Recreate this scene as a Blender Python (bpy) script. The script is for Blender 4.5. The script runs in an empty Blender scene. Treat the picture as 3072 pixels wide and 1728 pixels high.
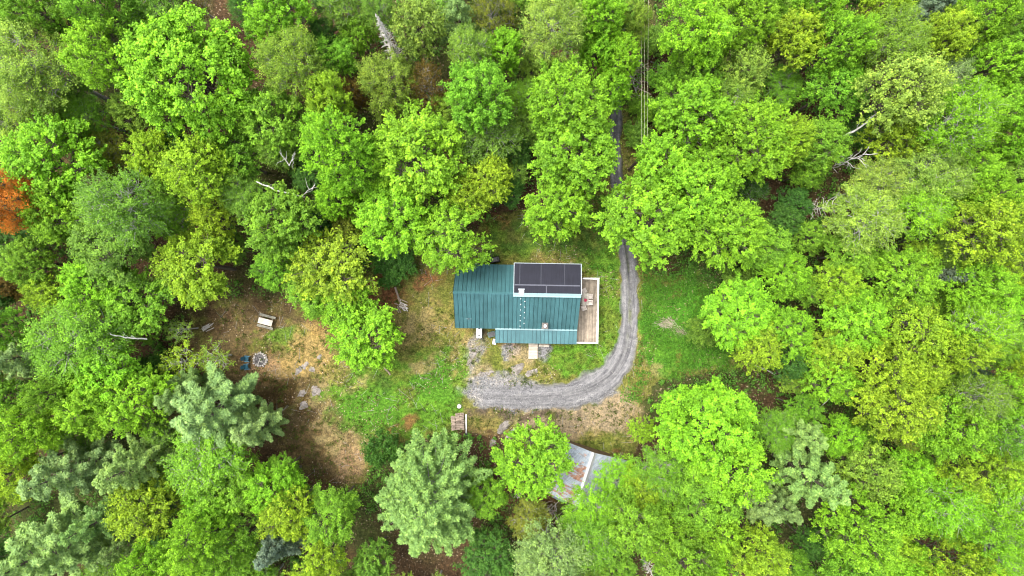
import bpy, bmesh, math
import numpy as np
from mathutils import Vector, Matrix

S = bpy.context.scene
COL = S.collection
R = math.radians

# ------------------------------------------------------------------ camera, sky, sun, exposure
H = 72.0                      # height of the drone above the yard
F = 2048.0                    # focal length in photograph pixels (3072 wide)
cd = bpy.data.cameras.new('camera'); cam = bpy.data.objects.new('camera', cd); COL.objects.link(cam)
cam.location = (0, 0, H); cam.rotation_euler = (0, 0, 0)
cd.sensor_width = 36; cd.lens = 24.0; cd.clip_start = 0.5; cd.clip_end = 3000
S.camera = cam

SUN_EL, SUN_AZ = 70.0, 298.0  # azimuth clockwise from the top of the picture
W = bpy.data.worlds.new('World'); S.world = W; W.use_nodes = True
nt = W.node_tree; nt.nodes.clear()
sky = nt.nodes.new('ShaderNodeTexSky'); sky.sky_type = 'NISHITA'; sky.sun_disc = False
sky.sun_elevation = R(SUN_EL); sky.sun_rotation = R(SUN_AZ)
sky.air_density = 1.0; sky.dust_density = 4.0; sky.ozone_density = 1.0
hs = nt.nodes.new('ShaderNodeHueSaturation'); hs.inputs['Saturation'].default_value = 0.35   # thin high cloud
bg = nt.nodes.new('ShaderNodeBackground'); bg.inputs['Strength'].default_value = 0.15
ow = nt.nodes.new('ShaderNodeOutputWorld')
nt.links.new(sky.outputs[0], hs.inputs['Color']); nt.links.new(hs.outputs[0], bg.inputs[0]); nt.links.new(bg.outputs[0], ow.inputs[0])

sd = bpy.data.lights.new('sun', 'SUN'); sd.energy = 1.6; sd.angle = R(28); sd.color = (1.0, 0.95, 0.86)
sun = bpy.data.objects.new('sun', sd); COL.objects.link(sun)
az, el = R(SUN_AZ), R(SUN_EL)
sdir = Vector((math.sin(az) * math.cos(el), math.cos(az) * math.cos(el), math.sin(el)))
sun.rotation_euler = sdir.to_track_quat('Z', 'Y').to_euler(); sun.location = sdir * 120

S.view_settings.view_transform = 'Standard'; S.view_settings.look = 'None'
S.view_settings.exposure = 1.75; S.view_settings.gamma = 1.0; S.view_settings.use_curve_mapping = False
S.cycles.max_bounces = 4; S.cycles.diffuse_bounces = 3; S.cycles.glossy_bounces = 2
S.cycles.transmission_bounces = 3; S.cycles.transparent_max_bounces = 4
S.cycles.use_denoising = True; S.cycles.use_adaptive_sampling = True; S.cycles.adaptive_threshold = 0.02; S.cycles.adaptive_min_samples = 32
S.cycles.filter_width = 1.1

# ------------------------------------------------------------------ helpers
def G(x, y, z=0.0):           # a place seen in the photograph (3072 px), at height z, in metres
    return ((x - 1536) * (H - z) / F, -(y - 864) * (H - z) / F)
def OV(x, y, z=0.0):          # the same from the 2576 px overview
    return G(x * 1.19255, y * 1.19255, z)
def lin(r, g, b):
    f = lambda c: c / 12.92 if c <= 0.04045 else ((c + 0.055) / 1.055) ** 2.4
    return tuple(f(c / 255.0) for c in (r, g, b))

def mesh_np(name, V, quads=None, tris=None, smooth=False, attrs=None, cattr=None):
    V = np.asarray(V, np.float32)
    me = bpy.data.meshes.new(name)
    nq = 0 if quads is None else len(quads); ntr = 0 if tris is None else len(tris)
    me.vertices.add(len(V)); me.vertices.foreach_set('co', V.ravel())
    idx = []; start = []; tot = []
    if nq: idx.append(np.asarray(quads, np.int32).ravel()); start.append(np.arange(nq) * 4)
    if ntr: idx.append(np.asarray(tris, np.int32).ravel()); start.append(nq * 4 + np.arange(ntr) * 3)
    idx = np.concatenate(idx); start = np.concatenate(start).astype(np.int32)
    me.loops.add(len(idx)); me.loops.foreach_set('vertex_index', idx)
    me.polygons.add(nq + ntr); me.polygons.foreach_set('loop_start', start)
    if attrs:
        for k, a in attrs.items():
            at = me.attributes.new(k, 'FLOAT', 'FACE'); at.data.foreach_set('value', np.asarray(a, np.float32))
    if cattr:
        for k, a in cattr.items():
            at = me.attributes.new(k, 'FLOAT_COLOR', 'POINT'); at.data.foreach_set('color', np.asarray(a, np.float32).ravel())
    me.update(calc_edges=True); me.validate()
    if smooth: me.polygons.foreach_set('use_smooth', np.ones(nq + ntr, bool))
    return me

class MB:
    """collects boxes, tubes and sheets; build() links them as ONE mesh object"""
    def __init__(s): s.v = []; s.f = []
    def add(s, v, f):
        o = len(s.v); s.v += [tuple(p) for p in v]; s.f += [tuple(i + o for i in q) for q in f]; return s
    def box(s, x0, x1, y0, y1, z0, z1, M=None):
        v = [Vector((x, y, z)) for z in (z0, z1) for x, y in ((x0, y0), (x1, y0), (x1, y1), (x0, y1))]
        if M: v = [M @ p for p in v]
        return s.add(v, [(3, 2, 1, 0), (4, 5, 6, 7), (0, 1, 5, 4), (1, 2, 6, 5), (2, 3, 7, 6), (3, 0, 4, 7)])
    def tube(s, pts, rad, n=6, cap=True):
        pts = [Vector(p) for p in pts]; rings = []
        if not isinstance(rad, (list, tuple)): rad = [rad] * len(pts)
        up = Vector((0, 0, 1))
        for i, p in enumerate(pts):
            d = (pts[min(i + 1, len(pts) - 1)] - pts[max(i - 1, 0)]).normalized()
            a = d.cross(up if abs(d.z) < 0.9 else Vector((1, 0, 0))).normalized(); b = d.cross(a)
            rings.append([p + (a * math.cos(t) + b * math.sin(t)) * rad[i] for t in [2 * math.pi * k / n for k in range(n)]])
        v = [q for r in rings for q in r]; f = []
        for i in range(len(pts) - 1):
            for k in range(n):
                f.append((i * n + k, i * n + (k + 1) % n, (i + 1) * n + (k + 1) % n, (i + 1) * n + k))
        if cap: f.append(tuple(range(n))[::1]); f.append(tuple((len(pts) - 1) * n + k for k in reversed(range(n))))
        return s.add(v, f)
    def lathe(s, prof, n=16, c=(0, 0, 0)):      # prof: (r, z) from bottom to top
        v = [(c[0] + r * math.cos(2 * math.pi * k / n), c[1] + r * math.sin(2 * math.pi * k / n), c[2] + z) for r, z in prof for k in range(n)]
        f = [(i * n + k, i * n + (k + 1) % n, (i + 1) * n + (k + 1) % n, (i + 1) * n + k) for i in range(len(prof) - 1) for k in range(n)]
        f.append(tuple(reversed(range(n)))); f.append(tuple((len(prof) - 1) * n + k for k in range(n)))
        return s.add(v, f)
    def extrude(s, poly, z0, z1, M=None):        # poly in xy
        n = len(poly); v = [Vector((x, y, z)) for z in (z0, z1) for x, y in poly]
        if M: v = [M @ p for p in v]
        return s.add(v, [tuple(reversed(range(n))), tuple(range(n, 2 * n))] + [(k, (k + 1) % n, n + (k + 1) % n, n + k) for k in range(n)])
    def mesh(s, name, smooth=False):
        me = bpy.data.meshes.new(name); me.from_pydata(s.v, [], s.f)
        bm = bmesh.new(); bm.from_mesh(me); bmesh.ops.recalc_face_normals(bm, faces=bm.faces); bm.to_mesh(me); bm.free()
        if smooth: me.polygons.foreach_set('use_smooth', np.ones(len(me.polygons), bool))
        return me
    def build(s, name, mat, parent=None, smooth=False, bevel=0):
        o = obj(name, s.mesh(name, smooth), mat, parent)
        if bevel:
            m = o.modifiers.new('bevel', 'BEVEL'); m.width = bevel; m.segments = 2; m.limit_method = 'ANGLE'
        return o

def obj(name, me, mat=None, parent=None):
    o = bpy.data.objects.new(name, me); COL.objects.link(o)
    if mat and not me.materials: me.materials.append(mat)
    if parent: o.parent = parent
    return o
def thing(name, label, cat, loc=(0, 0, 0), rz=0, group=None):
    o = bpy.data.objects.new(name, None); COL.objects.link(o); o.empty_display_size = 0.3
    o.location = loc; o.rotation_euler = (0, 0, rz); return tag(o, label, cat, group)
def tag(o, label=None, cat=None, group=None, kind=None):
    for k, v in (('label', label), ('category', cat), ('group', group), ('kind', kind)):
        if v: o[k] = v
    return o
def copy_tree(o, parent=None):
    c = o.copy(); COL.objects.link(c); c.parent = parent
    for ch in o.children: copy_tree(ch, c)
    return c

_rs = np.random.RandomState(11); _tab = _rs.rand(256, 256)
def vnoise(x, y, f=1.0, oct=3):
    x = np.asarray(x, float) * f; y = np.asarray(y, float) * f; out = 0; amp = 1; tot = 0
    for k in range(oct):
        xi = np.floor(x).astype(int); yi = np.floor(y).astype(int); u = x - xi; v = y - yi
        u = u * u * (3 - 2 * u); v = v * v * (3 - 2 * v)
        t = lambda a, b: _tab[(a + 31 * k) & 255, (b + 17 * k) & 255]
        n = t(xi, yi) * (1 - u) * (1 - v) + t(xi + 1, yi) * u * (1 - v) + t(xi, yi + 1) * (1 - u) * v + t(xi + 1, yi + 1) * u * v
        out = out + amp * n; tot += amp; amp *= 0.5; x = x * 2.03; y = y * 2.03
    return out / tot
def in_poly(x, y, P):
    c = np.zeros(np.shape(x), bool); j = len(P) - 1
    for i in range(len(P)):
        (xi, yi), (xj, yj) = P[i], P[j]
        c ^= ((yi > y) != (yj > y)) & (x < (xj - xi) * (y - yi) / (yj - yi + 1e-12) + xi); j = i
    return c

# ------------------------------------------------------------------ materials
class NB:
    def __init__(s, name):
        s.m = bpy.data.materials.new(name); s.m.use_nodes = True; s.t = s.m.node_tree; s.t.nodes.clear()
        s.out = s.n('OutputMaterial')
    def n(s, typ, **kw):
        nd = s.t.nodes.new('ShaderNode' + typ)
        for k, v in kw.items():
            if hasattr(nd, k): setattr(nd, k, v)
            else: s.set(nd, k, v)
        return nd
    def set(s, nd, k, v):
        i = nd.inputs[k]
        if isinstance(v, bpy.types.NodeSocket): s.t.links.new(v, i)
        elif hasattr(i.default_value, '__len__') and len(i.default_value) == 4 and len(v) == 3: i.default_value = (*v, 1)
        else: i.default_value = v
    def link(s, a, b): s.t.links.new(a, b)
    def noise(s, scale, detail=3, rough=0.55, vec=None, dist=0.0):
        nd = s.n('TexNoise'); s.set(nd, 'Scale', scale); s.set(nd, 'Detail', detail); s.set(nd, 'Roughness', rough); s.set(nd, 'Distortion', dist)
        if vec: s.set(nd, 'Vector', vec)
        return nd.outputs['Fac']
    def ramp(s, fac, stops):
        nd = s.n('ValToRGB'); s.link(fac, nd.inputs[0]); e = nd.color_ramp.elements
        while len(e) < len(stops): e.new(0.5)
        for el, (p, c) in zip(e, stops): el.position = p; el.color = (*c, 1) if len(c) == 3 else c
        return nd.outputs[0]
    def mix(s, fac, a, b, mode='MIX'):
        nd = s.n('Mix', data_type='RGBA', blend_type=mode)
        for k, v in ((0, fac), (6, a), (7, b)):
            i = nd.inputs[k]
            if isinstance(v, bpy.types.NodeSocket): s.link(v, i)
            elif k == 0: i.default_value = v
            else: i.default_value = (*v, 1) if len(v) == 3 else v
        return nd.outputs[2]
    def math(s, op, a, b=0.5):
        nd = s.n('Math', operation=op)
        for k, v in ((0, a), (1, b)):
            if isinstance(v, bpy.types.NodeSocket): s.link(v, nd.inputs[k])
            else: nd.inputs[k].default_value = v
        return nd.outputs[0]
    def bump(s, h, strength=0.3, dist=0.02):
        nd = s.n('Bump'); nd.inputs['Strength'].default_value = strength; nd.inputs['Distance'].default_value = dist
        s.link(h, nd.inputs['Height']); return nd.outputs[0]
    def principled(s, col, rough=0.7, spec=0.3, normal=None, metal=0.0):
        p = s.n('BsdfPrincipled'); s.set(p, 'Base Color', col); s.set(p, 'Roughness', rough)
        s.set(p, 'Specular IOR Level', spec); s.set(p, 'Metallic', metal)
        if normal: s.link(normal, p.inputs['Normal'])
        return p.outputs[0]
    def done(s, sh): s.link(sh, s.out.inputs[0]); return s.m
    def obc(s): return s.n('TexCoord').outputs['Object']
    def pos(s): return s.n('NewGeometry').outputs['Position']

def simple(name, col, rough=0.7, spec=0.3, var=0.25, scale=6.0, metal=0.0, bump=0.0):
    b = NB(name); v = b.pos()
    n = b.noise(scale, 4, 0.6, v)
    lo = tuple(c * (1 - var) for c in col); hi = tuple(min(1, c * (1 + var)) for c in col)
    c = b.ramp(n, [(0.3, lo), (0.7, hi)])
    nm = b.bump(b.noise(scale * 4, 3, 0.6, v), bump, 0.02) if bump else None
    return b.done(b.principled(c, rough, spec, nm, metal))

def leaf_mat(name, trans=0.40, rough=0.55, spec=0.18):
    b = NB(name)
    oi = b.n('ObjectInfo')
    t = b.n('Attribute', attribute_name='tint').outputs['Fac']; w = b.n('Attribute', attribute_name='warm').outputs['Fac']
    base = oi.outputs['Color']
    c = b.mix(b.math('MULTIPLY', w, 0.55), base, b.mix(1.0, base, (1.22, 1.05, 0.7), 'MULTIPLY'))
    g = b.ramp(t, [(0.0, (0.45, 0.52, 0.5)), (0.5, (0.95, 0.95, 0.95)), (1.0, (1.62, 1.5, 1.25))])
    c = b.mix(1.0, c, g, 'MULTIPLY')
    p = b.principled(c, rough, spec)
    tr = b.n('BsdfTranslucent'); b.link(b.mix(1.0, c, (1.15, 1.1, 0.5), 'MULTIPLY'), tr.inputs[0])
    mx = b.n('MixShader'); mx.inputs[0].default_value = trans
    b.link(p, mx.inputs[1]); b.link(tr.outputs[0], mx.inputs[2])
    return b.done(mx.outputs[0])

def bark_mat(name, c0, c1, scale=9):
    b = NB(name); v = b.obc()
    n = b.noise(scale, 4, 0.65, v)
    return b.done(b.principled(b.ramp(n, [(0.3, c0), (0.7, c1)]), 0.85, 0.15, b.bump(n, 0.5, 0.03)))

M = {}
M['leaf'] = leaf_mat('leaf_broad'); M['needle'] = leaf_mat('needle', 0.36, 0.6, 0.15)
M['bark'] = bark_mat('bark_brown', (0.06, 0.048, 0.036), (0.17, 0.145, 0.115))
M['bark_grey'] = bark_mat('bark_grey', (0.16, 0.15, 0.14), (0.40, 0.385, 0.36))
M['bark_birch'] = bark_mat('bark_birch', (0.28, 0.27, 0.25), (0.62, 0.60, 0.57))
M['deadwood'] = bark_mat('dead_wood', (0.28, 0.26, 0.24), (0.60, 0.57, 0.53))
M['white'] = simple('white_paint', (0.78, 0.76, 0.72), 0.5, 0.4, 0.06, 3)
M['whiteplastic'] = simple('white_enamel', (0.80, 0.80, 0.80), 0.3, 0.5, 0.04, 2)
M['black'] = simple('black_rubber', (0.025, 0.026, 0.03), 0.5, 0.4, 0.2, 4)
M['blackmetal'] = simple('dark_metal', (0.05, 0.05, 0.055), 0.45, 0.5, 0.3, 8)
M['steel'] = simple('galvanised_steel', (0.42, 0.42, 0.43), 0.4, 0.5, 0.15, 8, 0.6)
M['teal_chair'] = simple('teal_plastic', (0.012, 0.085, 0.13), 0.45, 0.4, 0.12, 5)
M['tubgreen'] = simple('green_plastic', (0.03, 0.09, 0.07), 0.5, 0.4, 0.2, 5)
M['pink'] = simple('pink_petals', (0.62, 0.06, 0.14), 0.6, 0.2, 0.35, 30)
M['pot'] = simple('terracotta', (0.30, 0.12, 0.07), 0.8, 0.2, 0.2, 8)
M['ash'] = simple('ash', (0.10, 0.095, 0.095), 0.95, 0.05, 0.55, 9, bump=0.6)
M['char'] = simple('charred_wood', (0.045, 0.04, 0.038), 0.9, 0.1, 0.5, 8, bump=0.4)
M['wall'] = simple('brown_stained_boards', (0.13, 0.085, 0.05), 0.75, 0.25, 0.25, 4, bump=0.2)
M['glass'] = simple('window_glass', (0.02, 0.025, 0.03), 0.08, 0.6, 0.1, 1)
M['tarp'] = simple('grey_blue_tarp', (0.13, 0.16, 0.20), 0.5, 0.4, 0.3, 4)
M['wire'] = simple('aluminium_wire', (0.42, 0.42, 0.26), 0.4, 0.5, 0.05, 2)
M['mortar'] = simple('chimney_mortar', (0.13, 0.12, 0.11), 0.9, 0.1, 0.2, 12)
M['chimneystone'] = simple('chimney_stone', (0.12, 0.108, 0.098), 0.85, 0.15, 0.35, 7, bump=0.4)

def wood(name, c0, c1, axis, spec=0.2):
    b = NB(name); mp = b.n('Mapping'); b.link(b.pos(), mp.inputs[0]); sc = [14, 14, 14]; sc[axis] = 0.8
    mp.inputs['Scale'].default_value = sc
    oi = b.n('ObjectInfo')
    n = b.noise(1.0, 4, 0.65, mp.outputs[0]); n2 = b.noise(2.2, 4, 0.6, b.pos())
    c = b.ramp(n, [(0.25, c0), (0.75, c1)])
    c = b.mix(1.0, c, b.ramp(n2, [(0.3, (0.72, 0.70, 0.68)), (0.65, (1.15, 1.12, 1.08))]), 'MULTIPLY')
    c = b.mix(1.0, c, b.ramp(oi.outputs['Random'], [(0, (0.78, 0.77, 0.76)), (1, (1.2, 1.18, 1.14))]), 'MULTIPLY')
    return b.done(b.principled(c, 0.8, spec, b.bump(n, 0.3, 0.01)))
M['deckboard'] = wood('weathered_deck_board', (0.15, 0.125, 0.10), (0.38, 0.335, 0.28), 1)
M['plank'] = wood('pale_plank', (0.30, 0.26, 0.22), (0.52, 0.47, 0.41), 0)
M['picnic'] = wood('bleached_table_plank', (0.34, 0.32, 0.285), (0.56, 0.54, 0.49), 0)
M['furniture'] = wood('weathered_pale_furniture', (0.46, 0.42, 0.40), (0.70, 0.66, 0.63), 0)
M['bench_grey'] = wood('dark_grey_plank', (0.12, 0.125, 0.105), (0.27, 0.27, 0.235), 0)
M['log'] = wood('split_firewood', (0.14, 0.105, 0.085), (0.40, 0.34, 0.29), 0)
M['pole_wood'] = simple('utility_pole_wood', (0.12, 0.09, 0.065), 0.9, 0.1, 0.3, 10)

def metal_roof(name, col, rough=0.38, spec=0.5):
    b = NB(name); p = b.pos(); oi = b.n('ObjectInfo')
    n = b.noise(0.9, 4, 0.6, p); mp = b.n('Mapping'); b.link(p, mp.inputs[0]); mp.inputs['Scale'].default_value = (9, 0.7, 0.7)
    s = b.noise(1.0, 4, 0.6, mp.outputs[0])
    c = b.ramp(n, [(0.25, tuple(x * 0.85 for x in col)), (0.75, tuple(x * 1.18 for x in col))])
    c = b.mix(1.0, c, b.ramp(s, [(0.3, (0.86, 0.88, 0.88)), (0.75, (1.14, 1.12, 1.12))]), 'MULTIPLY')
    c = b.mix(1.0, c, b.ramp(oi.outputs['Random'], [(0, (0.9, 0.9, 0.9)), (1, (1.1, 1.1, 1.1))]), 'MULTIPLY')
    r = b.math('ADD', b.math('MULTIPLY', n, 0.2), rough - 0.1)
    return b.done(b.principled(c, r, spec))
M['teal_roof'] = metal_roof('teal_painted_steel', (0.046, 0.12, 0.132))
M['teal_seam'] = metal_roof('teal_seam', (0.018, 0.055, 0.063), 0.5, 0.3)
M['teal_light'] = metal_roof('pale_teal_flashing', (0.13, 0.22, 0.235))
M['membrane'] = metal_roof('grey_roof_membrane', (0.017, 0.0175, 0.025), 0.75, 0.12)
M['seamtape'] = metal_roof('pale_seam_tape', (0.062, 0.065, 0.085), 0.6, 0.3)
M['edge'] = simple('pale_drip_edge', (0.22, 0.26, 0.28), 0.4, 0.5, 0.1, 4)

def rusty(name):
    b = NB(name); p = b.obc(); oi = b.n('ObjectInfo')
    mp = b.n('Mapping'); b.link(p, mp.inputs[0]); mp.inputs['Scale'].default_value = (1.4, 5.0, 1.4)
    n = b.noise(1.0, 5, 0.7, mp.outputs[0]); n2 = b.noise(3.5, 4, 0.65, p)
    k = b.math('ADD', n, b.math('MULTIPLY', b.math('SUBTRACT', oi.outputs['Alpha'], 0.5), 0.55))
    f = b.ramp(k, [(0.52, (0, 0, 0)), (0.60, (1, 1, 1))])
    zinc = b.ramp(n2, [(0.3, (0.19, 0.22, 0.255)), (0.7, (0.35, 0.385, 0.425))])
    rust = b.ramp(n2, [(0.3, (0.17, 0.075, 0.045)), (0.7, (0.36, 0.21, 0.14))])
    c = b.mix(f, zinc, rust)
    r = b.math('ADD', b.math('MULTIPLY', f, 0.35), 0.42)
    return b.done(b.principled(c, r, 0.45))
M['zinc'] = rusty('corrugated_zinc')

def rock_mat():
    b = NB('grey_rock'); p = b.pos(); n = b.noise(2.2, 6, 0.68, p, 0.6); n2 = b.noise(7, 4, 0.6, p); n3 = b.noise(1.1, 3, 0.5, p)
    c = b.ramp(n, [(0.3, (0.07, 0.06, 0.05)), (0.5, (0.19, 0.17, 0.155)), (0.72, (0.32, 0.29, 0.27))])
    c = b.mix(b.ramp(n3, [(0.52, (0, 0, 0)), (0.66, (0.85, 0.85, 0.85))]), c, (0.13, 0.115, 0.03))   # moss and lichen
    return b.done(b.principled(c, 0.9, 0.15, b.bump(b.math('ADD', n, n2), 0.9, 0.06)))
M['rock'] = rock_mat()
M['ringstone'] = simple('pale_ring_stone', (0.36, 0.33, 0.31), 0.9, 0.15, 0.4, 6, bump=0.4)

def ground_mat():
    b = NB('yard_and_forest_floor'); p = b.pos()
    cov = b.n('Attribute', attribute_name='cover').outputs['Color']
    n1 = b.noise(0.55, 5, 0.6, p); n2 = b.noise(3.2, 5, 0.7, p); n3 = b.noise(7.5, 4, 0.75, p)
    c = b.mix(1.0, cov, b.ramp(n1, [(0.28, (0.66, 0.70, 0.66)), (0.5, (1, 1, 1)), (0.74, (1.34, 1.26, 1.16))]), 'MULTIPLY')
    c = b.mix(1.0, c, b.ramp(n2, [(0.3, (0.45, 0.47, 0.45)), (0.5, (1, 1, 1)), (0.7, (1.65, 1.55, 1.42))]), 'MULTIPLY')
    c = b.mix(0.8, c, b.ramp(n3, [(0.3, (0.3, 0.3, 0.3)), (0.5, (1, 1, 1)), (0.7, (1.9, 1.85, 1.75))]), 'MULTIPLY')
    return b.done(b.principled(c, 0.95, 0.08, b.bump(b.math('ADD', n2, n3), 0.8, 0.06)))
M['ground'] = ground_mat()
def drive_mat():
    b = NB('packed_gravel'); p = b.pos()
    cov = b.n('Attribute', attribute_name='cover').outputs['Color']
    uv = b.n('UVMap').outputs[0]; mp = b.n('Mapping'); b.link(uv, mp.inputs[0]); mp.inputs['Scale'].default_value = (3.6, 0.22, 1)
    s = b.noise(1.0, 5, 0.7, mp.outputs[0], 0.4)
    n2 = b.noise(2.0, 5, 0.65, p); n3 = b.noise(9, 4, 0.75, p)
    c = b.mix(1.0, cov, b.ramp(s, [(0.32, (0.55, 0.55, 0.57)), (0.5, (1, 1, 1)), (0.66, (1.4, 1.39, 1.37))]), 'MULTIPLY')
    c = b.mix(0.9, c, b.ramp(n2, [(0.3, (0.6, 0.6, 0.62)), (0.7, (1.3, 1.28, 1.25))]), 'MULTIPLY')
    c = b.mix(0.6, c, b.ramp(n3, [(0.3, (0.55, 0.55, 0.55)), (0.7, (1.45, 1.45, 1.45))]), 'MULTIPLY')
    return b.done(b.principled(c, 0.92, 0.12, b.bump(n3, 0.6, 0.03)))
M['drive'] = drive_mat()
def tinted(name, rough=0.9):      # small things in a mass: colour from the object, varied piece by piece
    b = NB(name); oi = b.n('ObjectInfo')
    t = b.n('Attribute', attribute_name='tint').outputs['Fac']
    c = b.mix(1.0, oi.outputs['Color'], b.ramp(t, [(0, (0.6, 0.6, 0.61)), (0.5, (1.05, 1.05, 1.05)), (1, (1.7, 1.68, 1.65))]), 'MULTIPLY')
    return b.done(b.principled(c, rough, 0.1))
M['tinted'] = tinted('loose_pieces')
def litter_mat():
    b = NB('dead_leaves'); t = b.n('Attribute', attribute_name='tint').outputs['Fac']
    c = b.ramp(t, [(0, (0.035, 0.024, 0.016)), (0.35, (0.10, 0.062, 0.036)), (0.7, (0.21, 0.145, 0.085)), (1, (0.42, 0.34, 0.24))])
    return b.done(b.principled(c, 0.85, 0.15))
M['litter'] = litter_mat()

# ------------------------------------------------------------------ ground sheet
K = 0.44
COV = {'litter': (100, 80, 58), 'litter_red': (124, 86, 62), 'dry': (158, 145, 88), 'olive': (120, 132, 58), 'lawn': (110, 158, 52),
       'bright': (96, 150, 48), 'weeds': (90, 152, 46), 'darkgreen': (72, 108, 46), 'camp': (130, 112, 78), 'ochre': (180, 156, 100),
       'moss': (100, 82, 50), 'straw': (178, 160, 112), 'gravel': (176, 175, 178), 'tan': (176, 158, 128), 'darkdirt': (112, 100, 84),
       'reddish': (150, 100, 72), 'pinkdirt': (186, 152, 118)}
COVL = {k: np.array(lin(*v)) * K for k, v in COV.items()}
CLEAR = [OV(*p) for p in [(480, 760), (640, 740), (760, 770), (920, 700), (960, 600), (1120, 660), (1200, 560), (1300, 530), (1440, 560), (1510, 440), (1520, 270), (1600, 270), (1610, 560),
         (1640, 690), (1760, 690), (1860, 830), (1890, 920), (1650, 960), (1620, 1020), (1610, 1100), (1570, 1200), (1400, 1190), (1250, 1090), (1150, 1070), (1020, 1110),
         (930, 1180), (900, 1240), (760, 1200), (690, 1100), (640, 980), (500, 930), (470, 850)]]
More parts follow.
